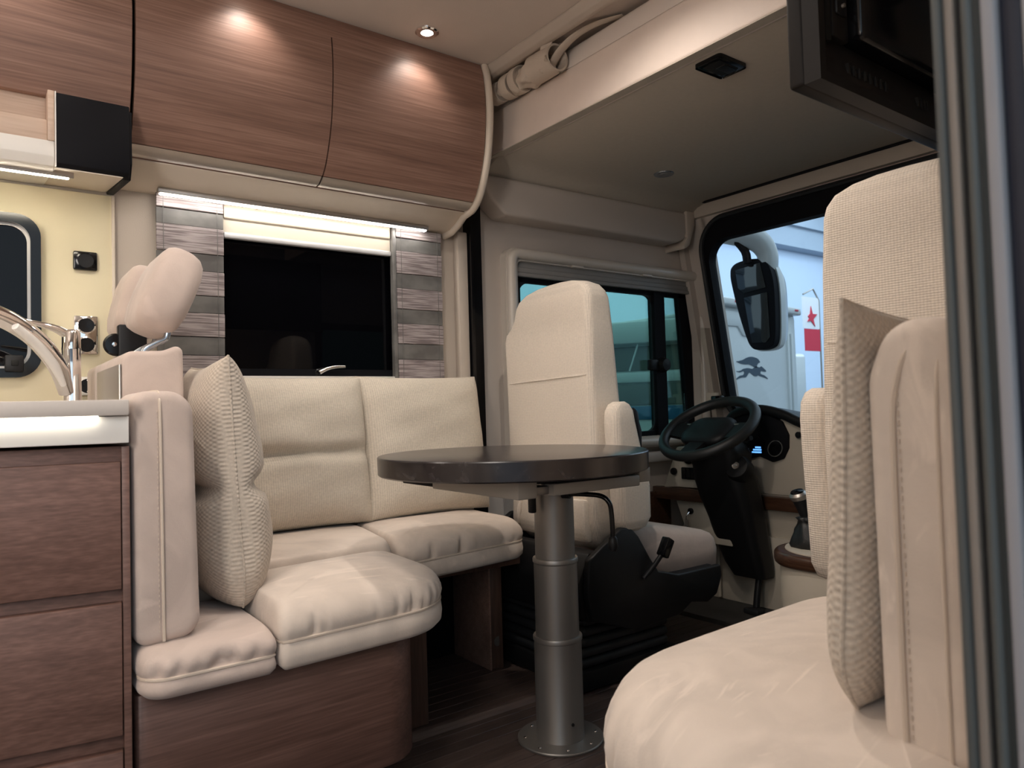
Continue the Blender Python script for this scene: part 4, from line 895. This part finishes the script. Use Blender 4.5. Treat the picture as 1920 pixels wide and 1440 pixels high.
# ================================================================== RIGHT-HAND BENCH
sbn = thing('side_bench', (0.9, 0.45, 0), 'padded side bench with walnut box base beside the door frame', 'bench')
box('base', (0.62, 1.18), (0.19, 0.66), (0.005, 0.342), 'woodlow', sbn, bev=0.004)
box('backing', (0.72, 1.18), (0.188, 0.279), (0.345, 0.88), 'woodlow', sbn, bev=0.004)
bc = cushion('bench_cushion', [(0.46, 0.20, 0.03), (1.290, 0.285, 0.03), (1.290, 0.79, 0.10), (0.66, 0.77, 0.22)], {1, 2, 3}, 0.345, 0.508, 'suede', seed=11, r=0.085, gather=0.008, ngat=34, crown=0.034, seam=0.30)
tag(bc, 'large suede bench cushion with rounded corner nearest the camera', 'seat cushion')
# upright pad along the wall
bp = upright('backrest', [(0.281, 0.514, 0.020), (0.364, 0.514, 0.022), (0.366, 0.87, 0.06), (0.345, 0.924, 0.05), (0.281, 0.924, 0.026)], 'x', 0.70, 1.18, 'suede', r=0.016)
attach(bp, sbn)
tube('piping', [(0.699, 0.3400, 0.505), (0.6985, 0.3400, 0.70), (0.699, 0.339, 0.83), (0.700, 0.333, 0.872), (0.702, 0.326, 0.892), (0.706, 0.318, 0.904)], 0.0028, 'piping', bp, n=6, smooth=4)
boxes('stitching', [((0.6985, 0.7005), (0.3338, 0.3352), (0.508 + k * 0.0088, 0.5125 + k * 0.0088)) for k in range(40)], 'piping', bp)
tube('rear_seam', [(0.6995, 0.301, 0.505), (0.699, 0.301, 0.70), (0.6995, 0.300, 0.85), (0.703, 0.296, 0.895)], 0.0018, 'piping', bp, n=6, smooth=4)
rp = pillow('throw_pillow', 0.40, 0.425, 0.085, 'knit', placed((0.885, 0.412, 0.736), (1, 0.12, 0), (0, -0.05, 1)), seed=12, wr=0.002, ear=0.045, flat=0.42, pear=0.2, rb=0.22)
tag(rp, 'woven beige throw pillow standing on the near bench cushion', 'pillow', 'woven throw pillows')

# ================================================================== TELEVISION seen from behind
tv = thing('television', (1.2, 0.58, 1.31), 'black television on a wall arm seen from behind', 'television')
box('back_frame', (0.99, 1.60), (0.585, 0.612), (1.315, 1.70), 'tv', tv, bev=0.006, seg=3)
boxes('rim', [((0.99, 1.60), (0.560, 0.586), (1.315, 1.330)), ((0.99, 1.006), (0.560, 0.586), (1.3301, 1.6849)), ((0.99, 1.60), (0.560, 0.586), (1.685, 1.70))], 'tv', tv)
prism('bottom_ledge', [(0.562, 1.330), (0.586, 1.330), (0.586, 1.400), (0.578, 1.400)], 'x', 1.006, 1.60, 'tv', tv, bev=0.002)
box('electronics_hump', (1.085, 1.60), (0.540, 0.588), (1.395, 1.66), 'blackgloss', tv, bev=0.012, seg=3)
box('connector_plate', (1.040, 1.085), (0.566, 0.588), (1.395, 1.52), 'tv', tv, bev=0.003)
cp = box('power_inlet', (1.046, 1.074), (0.561, 0.567), (1.43, 1.475), 'black', tv, bev=0.003)
for zz in (1.443, 1.458): lathe('inlet_pin', [(0, 0), (0.003, 0), (0.003, 0.004), (0, 0.004)], (1.060, 0.561, zz), 'alu', cp, n=10, axis=(0, -1, 0))
box('cable_channel', (1.022, 1.036), (0.566, 0.588), (1.385, 1.53), 'grille', tv, bev=0.003)
for k in range(8): box('vent_slot', (1.075 + k * 0.0165, 1.082 + k * 0.0165), (0.5635, 0.581), (1.345, 1.362), 'grille', tv, bev=0.0015)
for k in range(4): box('vent_slot', (1.30 + k * 0.012, 1.305 + k * 0.012), (0.5635, 0.581), (1.345, 1.362), 'grille', tv, bev=0.001)
tube('swivel_arm', [(1.35, 0.545, 1.58), (1.38, 0.44, 1.60), (1.42, 0.31, 1.60)], 0.016, 'black', tv, n=12, smooth=4)
box('wall_plate', (1.37, 1.47), (0.301, 0.312), (1.52, 1.68), 'black', tv, bev=0.004)

# ================================================================== DRIVER'S COCKPIT
db = thing('dashboard', (2.6, 1.3, 0.006), 'cream dashboard with wood strip, black instrument hood and switches', 'dashboard')
prism('side_panel', [(2.246, 0.492), (2.19, 0.498), (2.115, 0.668), (1.92, 0.668), (1.90, 0.498)], 'x', 2.45, 2.66, 'creamdash', db, bev=0.008)
box('dash_top', (2.66, 2.84), (0.32, 2.20), (0.70, 0.762), 'black', db, bev=0.02, seg=3)
box('dash_core', (2.64, 2.80), (0.32, 2.24), (0.28, 0.70), 'creamdash', db, bev=0.01)
prism('wood_strip', [(2.246, 0.440), (2.246, 0.492), (1.90, 0.492), (1.90, 0.440)], 'x', 2.435, 2.62, 'wooddash', db, bev=0.004)
prism('wood_strip', [(1.95, 0.412), (1.95, 0.466), (1.15, 0.466), (1.15, 0.412)], 'x', 2.60, 2.66, 'wooddash', db, bev=0.004)
gb = prism('lower_flap', [(2.145, 0.435), (1.88, 0.435), (1.86, 0.27), (2.08, 0.27)], 'x', 2.47, 2.52, 'creamdash', db, bev=0.006)
lathe('flap_lock', [(0, 0), (0.013, 0), (0.013, 0.008), (0.009, 0.010), (0, 0.008)], (2.47, 2.062, 0.395), 'blackgloss', gb, n=20, axis=(-1, 0, 0))
tube('key_ring', [(2.462, 2.066, 0.392), (2.452, 2.073, 0.375), (2.455, 2.078, 0.355)], 0.002, 'chrome', gb, n=8, smooth=4)
box('flap_key', (2.45, 2.456), (2.068, 2.082), (0.325, 0.360), 'alu', gb, bev=0.002)
box('side_wood', (2.30, 2.53), (2.225, 2.248), (0.20, 0.47), 'wooddash', db, bev=0.004)
prism('lower_lining', [(2.24, 0.006), (1.60, 0.006), (1.60, 0.30), (2.24, 0.30)], 'x', 2.62, 2.70, 'creamdash', db, bev=0.004)
tube('lining_pipe', [(2.60, 2.03, 0.02), (2.60, 2.03, 0.33)], 0.008, 'creamdash', db, n=10)
# switches on the side panel
sw = box('switch_bank', (2.440, 2.452), (1.952, 2.085), (0.532, 0.582), 'blackmatt', db, bev=0.004)
for k in range(5): box('rocker_switch', (2.434, 2.446), (1.957 + k * 0.025, 1.979 + k * 0.025), (0.537, 0.577), 'black', sw, bev=0.003)
lathe('light_knob', [(0, 0), (0.015, 0), (0.016, 0.008), (0.013, 0.014), (0, 0.015)], (2.450, 2.128, 0.562), 'black', db, n=20, axis=(-1, 0, 0))
lathe('air_vent', [(0.0, 0.004), (0.026, 0.004), (0.030, 0.012), (0.035, 0.008), (0.036, 0)], (2.450, 2.045, 0.632), 'blackgloss', db, n=28, axis=(-1, 0, 0))
# centre fascia and instrument cluster
prism('centre_fascia', [(1.925, 0.47), (1.925, 0.69), (1.711, 0.786), (1.625, 0.759), (1.176, 0.69), (1.176, 0.47)], 'x', 2.63, 2.70, 'creamdash', db, bev=0.010)
ic = prism('instrument_cluster', [(1.946, 0.641), (1.882, 0.613), (1.818, 0.625), (1.759, 0.604), (1.711, 0.62), (1.687, 0.663), (1.684, 0.716), (1.711, 0.77), (1.797, 0.807), (1.925, 0.813)], 'x', 2.618, 2.70, 'blackmatt', db, bev=0.004)
prism('gauge_bezel', [(1.909, 0.636), (1.871, 0.631), (1.823, 0.641), (1.802, 0.636), (1.788, 0.69), (1.818, 0.711), (1.909, 0.706)], 'x', 2.610, 2.622, 'blackgloss', ic, bev=0.002)
for yc in (1.741, 1.895):
    lathe('gauge_ring', [(0.031, 0), (0.033, 0), (0.0335, 0.006), (0.031, 0.006), (0.031, 0)], (2.616, yc, 0.660), 'alu', ic, n=32, axis=(-1, 0, 0.25))
    lathe('gauge_face', [(0, 0.001), (0.031, 0.001), (0.031, 0.0025), (0, 0.0025)], (2.616, yc, 0.660), 'blackgloss', ic, n=32, axis=(-1, 0, 0.25))
for k, (zc, hw, yo) in enumerate(((0.654, 0.019, 0.0), (0.664, 0.013, -0.004), (0.644, 0.022, 0.003))): box('lit_display', (2.6075, 2.6105), (1.822 - hw + yo, 1.822 + hw + yo), (zc - 0.0032, zc + 0.0032), 'display', ic, bev=0)
tube('instrument_hood', [(2.64, 1.989, 0.759), (2.62, 1.925, 0.805), (2.62, 1.818, 0.82), (2.62, 1.711, 0.80), (2.62, 1.625, 0.764), (2.63, 1.497, 0.722), (2.65, 1.283, 0.69)], 0.020, 'black', db, n=14, smooth=6)
prism('hood_top', [(1.989, 0.759), (1.925, 0.808), (1.818, 0.823), (1.711, 0.803), (1.625, 0.767), (1.497, 0.725), (1.497, 0.70), (1.989, 0.70)], 'x', 2.64, 2.78, 'black', db, bev=0.006)
lathe('fascia_knob', [(0, 0), (0.013, 0), (0.013, 0.01), (0, 0.012)], (2.63, 1.642, 0.716), 'black', db, n=18, axis=(-1, 0, 0))
lathe('fascia_vent', [(0, 0.0), (0.035, 0.0), (0.036, 0.008), (0, 0.004)], (2.63, 1.577, 0.593), 'blackgloss', db, n=24, axis=(-1, 0, 0))

# steering wheel on its column
SA = math.radians(33); SC = Vector((2.400, 1.900, 0.752)); E1 = Vector((0, 1, 0)); E2 = Vector((math.cos(SA), 0, math.sin(SA))); EN = Vector((-math.sin(SA), 0, math.cos(SA)))
stw = thing('steering_wheel', (2.60, 1.88, 0.006), 'black steering wheel on a broad boxed column', 'steering wheel')
tube('rim', [SC + 0.192 * (E1 * math.cos(a) + E2 * math.sin(a)) for a in [2 * PI * k / 64 for k in range(64)]], 0.0215, 'leather', stw, n=16, closed=True)
rings = []
for h, k in [(-0.03, .6), (-0.022, .85), (-0.008, .98), (0.004, 1.0), (0.014, .94), (0.020, .78), (0.023, .5)]:
    rings.append([SC + E1 * (p[0] * k) + E2 * (p[1] * k - 0.008) + EN * (h - 0.012) for p in rrect(0.225, 0.17, 0.06, 8)])
loft('airbag_hub', rings, 'black', stw, sharp=1.0)
for s in (-1, 1):
    slab = [SC + E1 * (s * 0.07) + E2 * 0.045 - EN * 0.022, SC + E1 * (s * 0.185) + E2 * 0.03 - EN * 0.008, SC + E1 * (s * 0.185) - E2 * 0.055 - EN * 0.008, SC + E1 * (s * 0.07) - E2 * 0.065 - EN * 0.022]
    slab4('spoke', slab, tuple(EN * 0.014), 'black', stw)
    box('spoke_trim', (-0.004, 0.004), (-0.03, 0.03), (-0.003, 0.003), 'alu', stw, bev=0.002, mtx=Matrix.Translation(SC + E1 * (s * 0.115) + E2 * 0.028 + EN * (-0.004)) @ Matrix.Rotation(-SA, 4, 'Y'))
slab4('spoke', [SC + E1 * 0.04 - E2 * 0.06 - EN * 0.022, SC + E1 * 0.03 - E2 * 0.185 - EN * 0.008, SC - E1 * 0.03 - E2 * 0.185 - EN * 0.008, SC - E1 * 0.04 - E2 * 0.06 - EN * 0.022], tuple(EN * 0.014), 'black', stw)
rings = []
for x, y_, z, wx, wy in [(2.415, 1.895, 0.728, 0.10, 0.16), (2.430, 1.895, 0.68, 0.14, 0.24), (2.440, 1.89, 0.645, 0.15, 0.26), (2.455, 1.885, 0.60, 0.15, 0.22), (2.47, 1.88, 0.54, 0.15, 0.24), (2.49, 1.875, 0.47, 0.15, 0.235), (2.515, 1.865, 0.38, 0.14, 0.215), (2.54, 1.86, 0.28, 0.13, 0.20), (2.555, 1.845, 0.20, 0.12, 0.18), (2.57, 1.835, 0.145, 0.10, 0.15)]:
    rings.append([Vector((p[0], p[1], z)) for p in rrect(wx, wy, min(wx, wy) * .3, 6, x, y_)])
loft('column_shroud', rings, 'black', stw, sharp=1.0)
ig = lathe('ignition_barrel', [(0, -0.05), (0.050, -0.05), (0.052, -0.01), (0.045, 0.006), (0.02, 0.010), (0, 0.010)], (2.405, 1.775, 0.600), 'black', stw, n=28, axis=(-0.9, -0.15, 0.45))
lathe('ignition_lock', [(0.009, 0), (0.0145, 0.0), (0.0145, 0.004), (0.009, 0.003)], (2.395, 1.772, 0.6055), 'alu', ig, n=20, axis=(-0.9, -0.15, 0.45))
box('key_slot', (2.3885, 2.392), (1.764, 1.780), (0.6065, 0.6095), 'silver', ig, bev=0.0005)
tube('column_stalk', [(2.41, 1.79, 0.69), (2.40, 1.74, 0.705), (2.385, 1.69, 0.715)], [0.008, 0.007, 0.009], 'black', stw, n=10)
tube('pedal_arm', [(2.56, 1.80, 0.16), (2.54, 1.80, 0.08), (2.53, 1.80, 0.03)], 0.014, 'black', stw, n=10)
box('pedal_pad', (2.49, 2.54), (1.765, 1.835), (0.008, 0.030), 'rubber', stw, bev=0.006)

# gear lever console
gc = thing('gear_console', (2.2, 1.2, 0.006), 'cream centre console with wooden rim and black gear lever', 'console')
def console_ring(g): return [(p.x, p.y) for p in fillet([(1.96 + g, 1.02 + g, .03), (2.42 - g, 1.02 + g, .03), (2.42 - g, 1.40 - g, .10), (1.96 + g, 1.40 - g, .16)], 0.015)[0]]
prism('console_body', console_ring(0.012), 'z', 0.006, 0.352, 'creamdash', gc, bev=0.01)
prism('console_rim', console_ring(0.0), 'z', 0.348, 0.392, 'wooddash', gc, bev=0.014, seg=3, sharp=1.2)
prism('console_top', console_ring(0.024), 'z', 0.385, 0.3965, 'creamdash', gc, bev=0.003)
lathe('cup_ring', [(0.030, 0), (0.036, 0), (0.037, 0.004), (0.030, 0.004), (0.030, 0)], (2.02, 1.15, 0.396), 'creamdash', gc, n=28)
bo = []
for z, rx, ry, cx, cy in [(0.396, .085, .085, 2.13, 1.275), (0.405, .088, .086, 2.13, 1.275), (0.425, .075, .075, 2.128, 1.278), (0.445, .055, .058, 2.122, 1.288), (0.462, .034, .036, 2.116, 1.298), (0.474, .026, .028, 2.112, 1.302), (0.482, .032, .033, 2.110, 1.304), (0.488, .018, .018, 2.108, 1.305)]:
    ringp = []
    for j in range(40):
        a = 2 * PI * j / 40; f_ = 1 + 0.05 * math.sin(6 * a + z * 60) + 0.04 * math.sin(11 * a)
        ringp.append(Vector((cx + rx * f_ * math.cos(a), cy + ry * f_ * math.sin(a), z)))
    bo.append(ringp)
gl = loft('gear_gaiter', bo, 'leather', gc, sharp=2)
tube('gear_stick', [(2.108, 1.305, 0.480), (2.104, 1.312, 0.510), (2.100, 1.320, 0.540)], [0.014, 0.017, 0.022], 'black', gc, n=14)
kb = lathe('gear_knob', [(0, -0.018), (0.018, -0.018), (0.0265, -0.006), (0.0275, 0.004), (0.022, 0.012), (0.012, 0.016), (0, 0.017)], (2.098, 1.322, 0.552), 'alu', gc, n=28, axis=(-0.35, 0.1, 1))
lathe('knob_cap', [(0, 0.012), (0.0215, 0.0125), (0.019, 0.0165), (0, 0.020)], (2.098, 1.322, 0.552), 'blackgloss', kb, n=28, axis=(-0.35, 0.1, 1))

# ================================================================== OUTSIDE
G = -0.55
hf = struct(boxes('hall_floor', [((-30, 60), (-40, 40), (G - 0.1, G))], 'hallfloor'))
struct(boxes('hall_wall', [((-10, 60), (17.0, 17.3), (G, 7.1)), ((40, 40.3), (-40, 17), (G, 7.1))], 'hallwall'))
struct(boxes('hall_fascia', [((-10, 60), (16.4, 17.0), (7.0, 7.8)), ((-10, 60), (16.2, 17.2), (7.8, 12.0))], 'hallgrey'))
for i in range(4):
    bm_ = box('hall_roof_beam', (18 + i * 3.2, 18.5 + i * 3.2), (6, 16.1), (8.6, 9.1), 'hallgrey', bev=0.02); tag(bm_, 'grey roof beam of the exhibition hall seen through the windscreen', 'beam', 'hall roof beams')
# exterior mirror
mr = thing('exterior_mirror', (3.2, 2.25, 1.12), 'large exterior mirror hanging outside the windscreen', 'mirror')
def mring(x, g): return [Vector((x, p[0], p[1])) for p in [(2.345 - g, 1.555 - g), (2.30 - g, 1.575 - g), (2.20, 1.575 - g), (2.135 + g, 1.54 - g), (2.105 + g, 1.45), (2.100 + g, 1.30), (2.108 + g, 1.16 + g), (2.135 + g, 1.12 + g), (2.20, 1.112 + g), (2.245 - g, 1.13 + g), (2.275 - g, 1.19), (2.315 - g, 1.32), (2.348 - g, 1.46), (2.355 - g, 1.52)]]
sm = lambda r: smooth_path(r, 5, True)
loft('mirror_housing', [sm(mring(3.195, 0.012)), sm(mring(3.20, 0.0)), sm(mring(3.24, 0.0))], 'blackmatt', mr, sharp=1.0)
loft('mirror_shell', [sm(mring(3.242, -0.006)), sm(mring(3.28, -0.004)), sm(mring(3.34, 0.02)), sm(mring(3.36, 0.05))], 'vanwhite', mr, sharp=1.2)
prism('mirror_glass', [(2.272, 1.385), (2.135, 1.395), (2.130, 1.17), (2.155, 1.145), (2.235, 1.15)], 'x', 3.190, 3.197, 'mirrorglass', mr, bev=0.001)
prism('upper_mirror', [(2.318, 1.535), (2.170, 1.548), (2.142, 1.42), (2.270, 1.408), (2.305, 1.44)], 'x', 3.190, 3.197, 'mirrorglass', mr, bev=0.001)
tube('mirror_arm', [(3.25, 2.17, 1.50), (3.24, 2.16, 1.60), (3.20, 2.20, 1.675), (3.12, 2.30, 1.72), (3.0, 2.36, 1.74)], [0.05, 0.052, 0.06, 0.06, 0.06], 'vanwhite', mr, n=14, smooth=5)
tube('arm_strut', [(3.18, 2.235, 1.555), (3.17, 2.24, 1.62), (3.12, 2.27, 1.69)], 0.022, 'blackmatt', mr, n=10, smooth=3)

# white camper seen through the windscreen, its tail parallel to our side
V1Y = 6.8
cv = thing('white_camper', (9.9, 8.0, G), 'white camper with a winged greyhound emblem on its tail, seen through the windscreen', 'camper van')
pts, _ = fillet([(8.86, G + 0.35, 0.10), (10.92, G + 0.35, 0.10), (10.90, 2.30, 0.14), (8.88, 2.36, 0.14)], 0.06)
prism('tail_panel', [(p.x, p.y) for p in pts], 'y', V1Y, V1Y + 0.35, 'vanwhite', cv, bev=0.03, seg=3)
box('body', (8.9, 10.88), (V1Y + 0.3, V1Y + 5.2), (G + 0.4, 2.28), 'vanwhite', cv, bev=0.06, seg=3)
prism('roof_spoiler', [(8.86, 2.30), (8.88, 2.42), (10.9, 2.36), (10.92, 2.24)], 'y', V1Y - 0.12, V1Y + 0.5, 'vanwhite', cv, bev=0.03, seg=3)
prism('tail_recess', [(9.0, 2.0), (9.35, 2.0), (9.47, 1.86), (10.3, 1.82), (10.3, 1.95), (10.45, 2.18), (9.0, 2.24)], 'y', V1Y - 0.03, V1Y + 0.02, 'vanwhite', cv, bev=0.02, seg=2)
for xx in (10.62, 10.72): prism('corner_rib', [(xx, -0.1), (xx + 0.05, -0.1), (xx + 0.05, 1.95), (xx, 1.95)], 'y', V1Y - 0.04, V1Y + 0.02, 'vanwhite', cv, bev=0.015)
for xx in (9.16, 10.72): box('marker_lamp', (xx, xx + 0.09), (V1Y - 0.13, V1Y - 0.11), (2.345 - (xx - 9.1) * 0.03, 2.375 - (xx - 9.1) * 0.03), 'red', cv, bev=0.004)
for xx in (9.15, 10.35): lathe('wheel', [(0, -0.1), (0.33, -0.1), (0.35, 0), (0.33, 0.1), (0, 0.1)], (xx if False else (8.95 if xx < 10 else 10.83), V1Y + 1.3, G + 0.35), 'rubber', cv, n=32, axis=(1, 0, 0))
# emblem: winged running greyhound, outline in 0..1 units of its own box (u right, v up)
def emblem(name, outline):
    u0, v0, s = 9.27, 1.18, 0.88
    P = smooth_path([(u0 + u * s, v0 + v * s * 0.70, 0) for u, v in outline], 4, True)
    prism(name, [(p.x, p.y) for p in P], 'y', V1Y - 0.008, V1Y + 0.002, 'logo', cv, bev=0)
emblem('emblem_wing', [(0.03, 0.475), (0.10, 0.487), (0.22, 0.52), (0.32, 0.57), (0.43, 0.60), (0.54, 0.59), (0.64, 0.555), (0.69, 0.50), (0.70, 0.46), (0.655, 0.445), (0.62, 0.40), (0.60, 0.33), (0.53, 0.345), (0.46, 0.38), (0.38, 0.405), (0.25, 0.405), (0.13, 0.43)])
emblem('emblem_body', [(0.02, 0.235), (0.09, 0.238), (0.17, 0.265), (0.22, 0.295), (0.35, 0.315), (0.48, 0.30), (0.57, 0.355), (0.65, 0.345), (0.69, 0.335), (0.735, 0.365), (0.77, 0.345), (0.86, 0.27), (0.87, 0.235), (0.80, 0.235), (0.73, 0.245), (0.70, 0.20), (0.73, 0.165), (0.82, 0.135), (0.90, 0.075), (0.92, 0.045), (0.84, 0.075), (0.75, 0.10), (0.68, 0.12), (0.64, 0.14), (0.60, 0.115), (0.53, 0.115), (0.46, 0.16), (0.40, 0.20), (0.36, 0.185), (0.32, 0.13), (0.27, 0.085), (0.18, 0.08), (0.08, 0.055), (0.00, 0.02), (0.03, 0.065), (0.12, 0.125), (0.20, 0.14), (0.24, 0.19), (0.23, 0.235), (0.18, 0.225), (0.11, 0.205)])
# red and white banner
fg = thing('hall_banner', (15.0, 9.3, G), 'red and white banner on a pole beyond the white camper', 'banner')
box('banner_cloth', (14.75, 15.4), (9.0, 9.02), (2.45, 3.15), 'flagwhite', fg, bev=0); box('banner_base', (14.80, 15.4), (9.0, 9.02), (1.95, 2.44), 'red', fg, bev=0)
prism('banner_star', [(14.93, 2.72), (15.02, 2.78), (15.06, 2.95), (15.12, 2.78), (15.3, 2.78), (15.14, 2.66), (15.2, 2.5), (15.04, 2.62), (14.90, 2.60), (14.98, 2.68)], 'y', 8.985, 8.999, 'red', fg, bev=0)
tube('banner_pole', [(15.42, 9.01, G), (15.42, 9.01, 3.1), (15.2, 9.01, 3.35), (14.8, 9.01, 3.2)], 0.02, 'alu', fg, n=8)
# motorhome standing alongside, seen through the green side window
nv = thing('neighbour_motorhome', (3.6, 3.9, G), 'white motorhome with grey and blue bands parked beside the green side window', 'motorhome')
NM = Matrix.Translation((3.92, 3.22, 0)) @ Matrix.Rotation(math.atan2(0.866, -0.5), 4, 'Z')   # local x runs along its side, away from us on the left
def nb(name, xr, yr, zr, m, bev=0.01): return box(name, xr, yr, zr, m, nv, bev=bev, mtx=NM)
nvb = plain('van_dark_band', (0.13, 0.14, 0.13), 0.3)
nb('body', (0.0, 2.6), (-0.85, 0.0), (G + 0.3, 1.44), 'vanwhite', 0.03)
nb('awning_case', (0.0, 2.6), (-0.02, 0.10), (1.27, 1.43), 'vanwhite', 0.03)
nb('window_band', (0.03, 2.58), (-0.02, 0.012), (1.09, 1.26), nvb); nb('light_rail', (0.0, 2.6), (-0.02, 0.03), (1.005, 1.085), 'vanwhite', 0.02)
nb('dark_band', (0.03, 2.58), (-0.02, 0.012), (0.85, 1.0), nvb); nb('stripe', (0.0, 2.6), (-0.02, 0.012), (0.75, 0.845), 'vanstripe')
tube('awning_cord', [tuple(NM @ Vector((0.35, 0.06, 1.27))), tuple(NM @ Vector((0.42, 0.04, 1.09)))], 0.006, 'flagwhite', nv, n=6)
for xx in (0.5, 2.1): lathe('wheel', [(0, -0.1), (0.33, -0.1), (0.35, 0), (0.33, 0.1), (0, 0.1)], tuple(NM @ Vector((xx, -0.12, G + 0.35))), 'rubber', nv, n=32, axis=(0.866, 0.5, 0))
bk_ = thing('white_delivery_van', (12.5, 9.0, G), 'pale van bonnet glimpsed beside the passenger seat edge', 'van')
prism('bonnet', [(10.95, 0.2), (10.95, 1.25), (11.6, 1.75), (13.5, 1.8), (13.5, 0.2)], 'y', 8.2, 10.2, 'vanwhite', bk_, bev=0.08, seg=3)
box('windscreen_band', (11.05, 11.9), (8.15, 8.25), (1.35, 1.55), 'blackgloss', bk_, bev=0.02); box('skirt', (10.95, 13.5), (8.22, 10.1), (-0.2, 0.25), 'blackmatt', bk_, bev=0.03)
for o in bpy.data.objects:
    if '_local' in o: del o['_local']
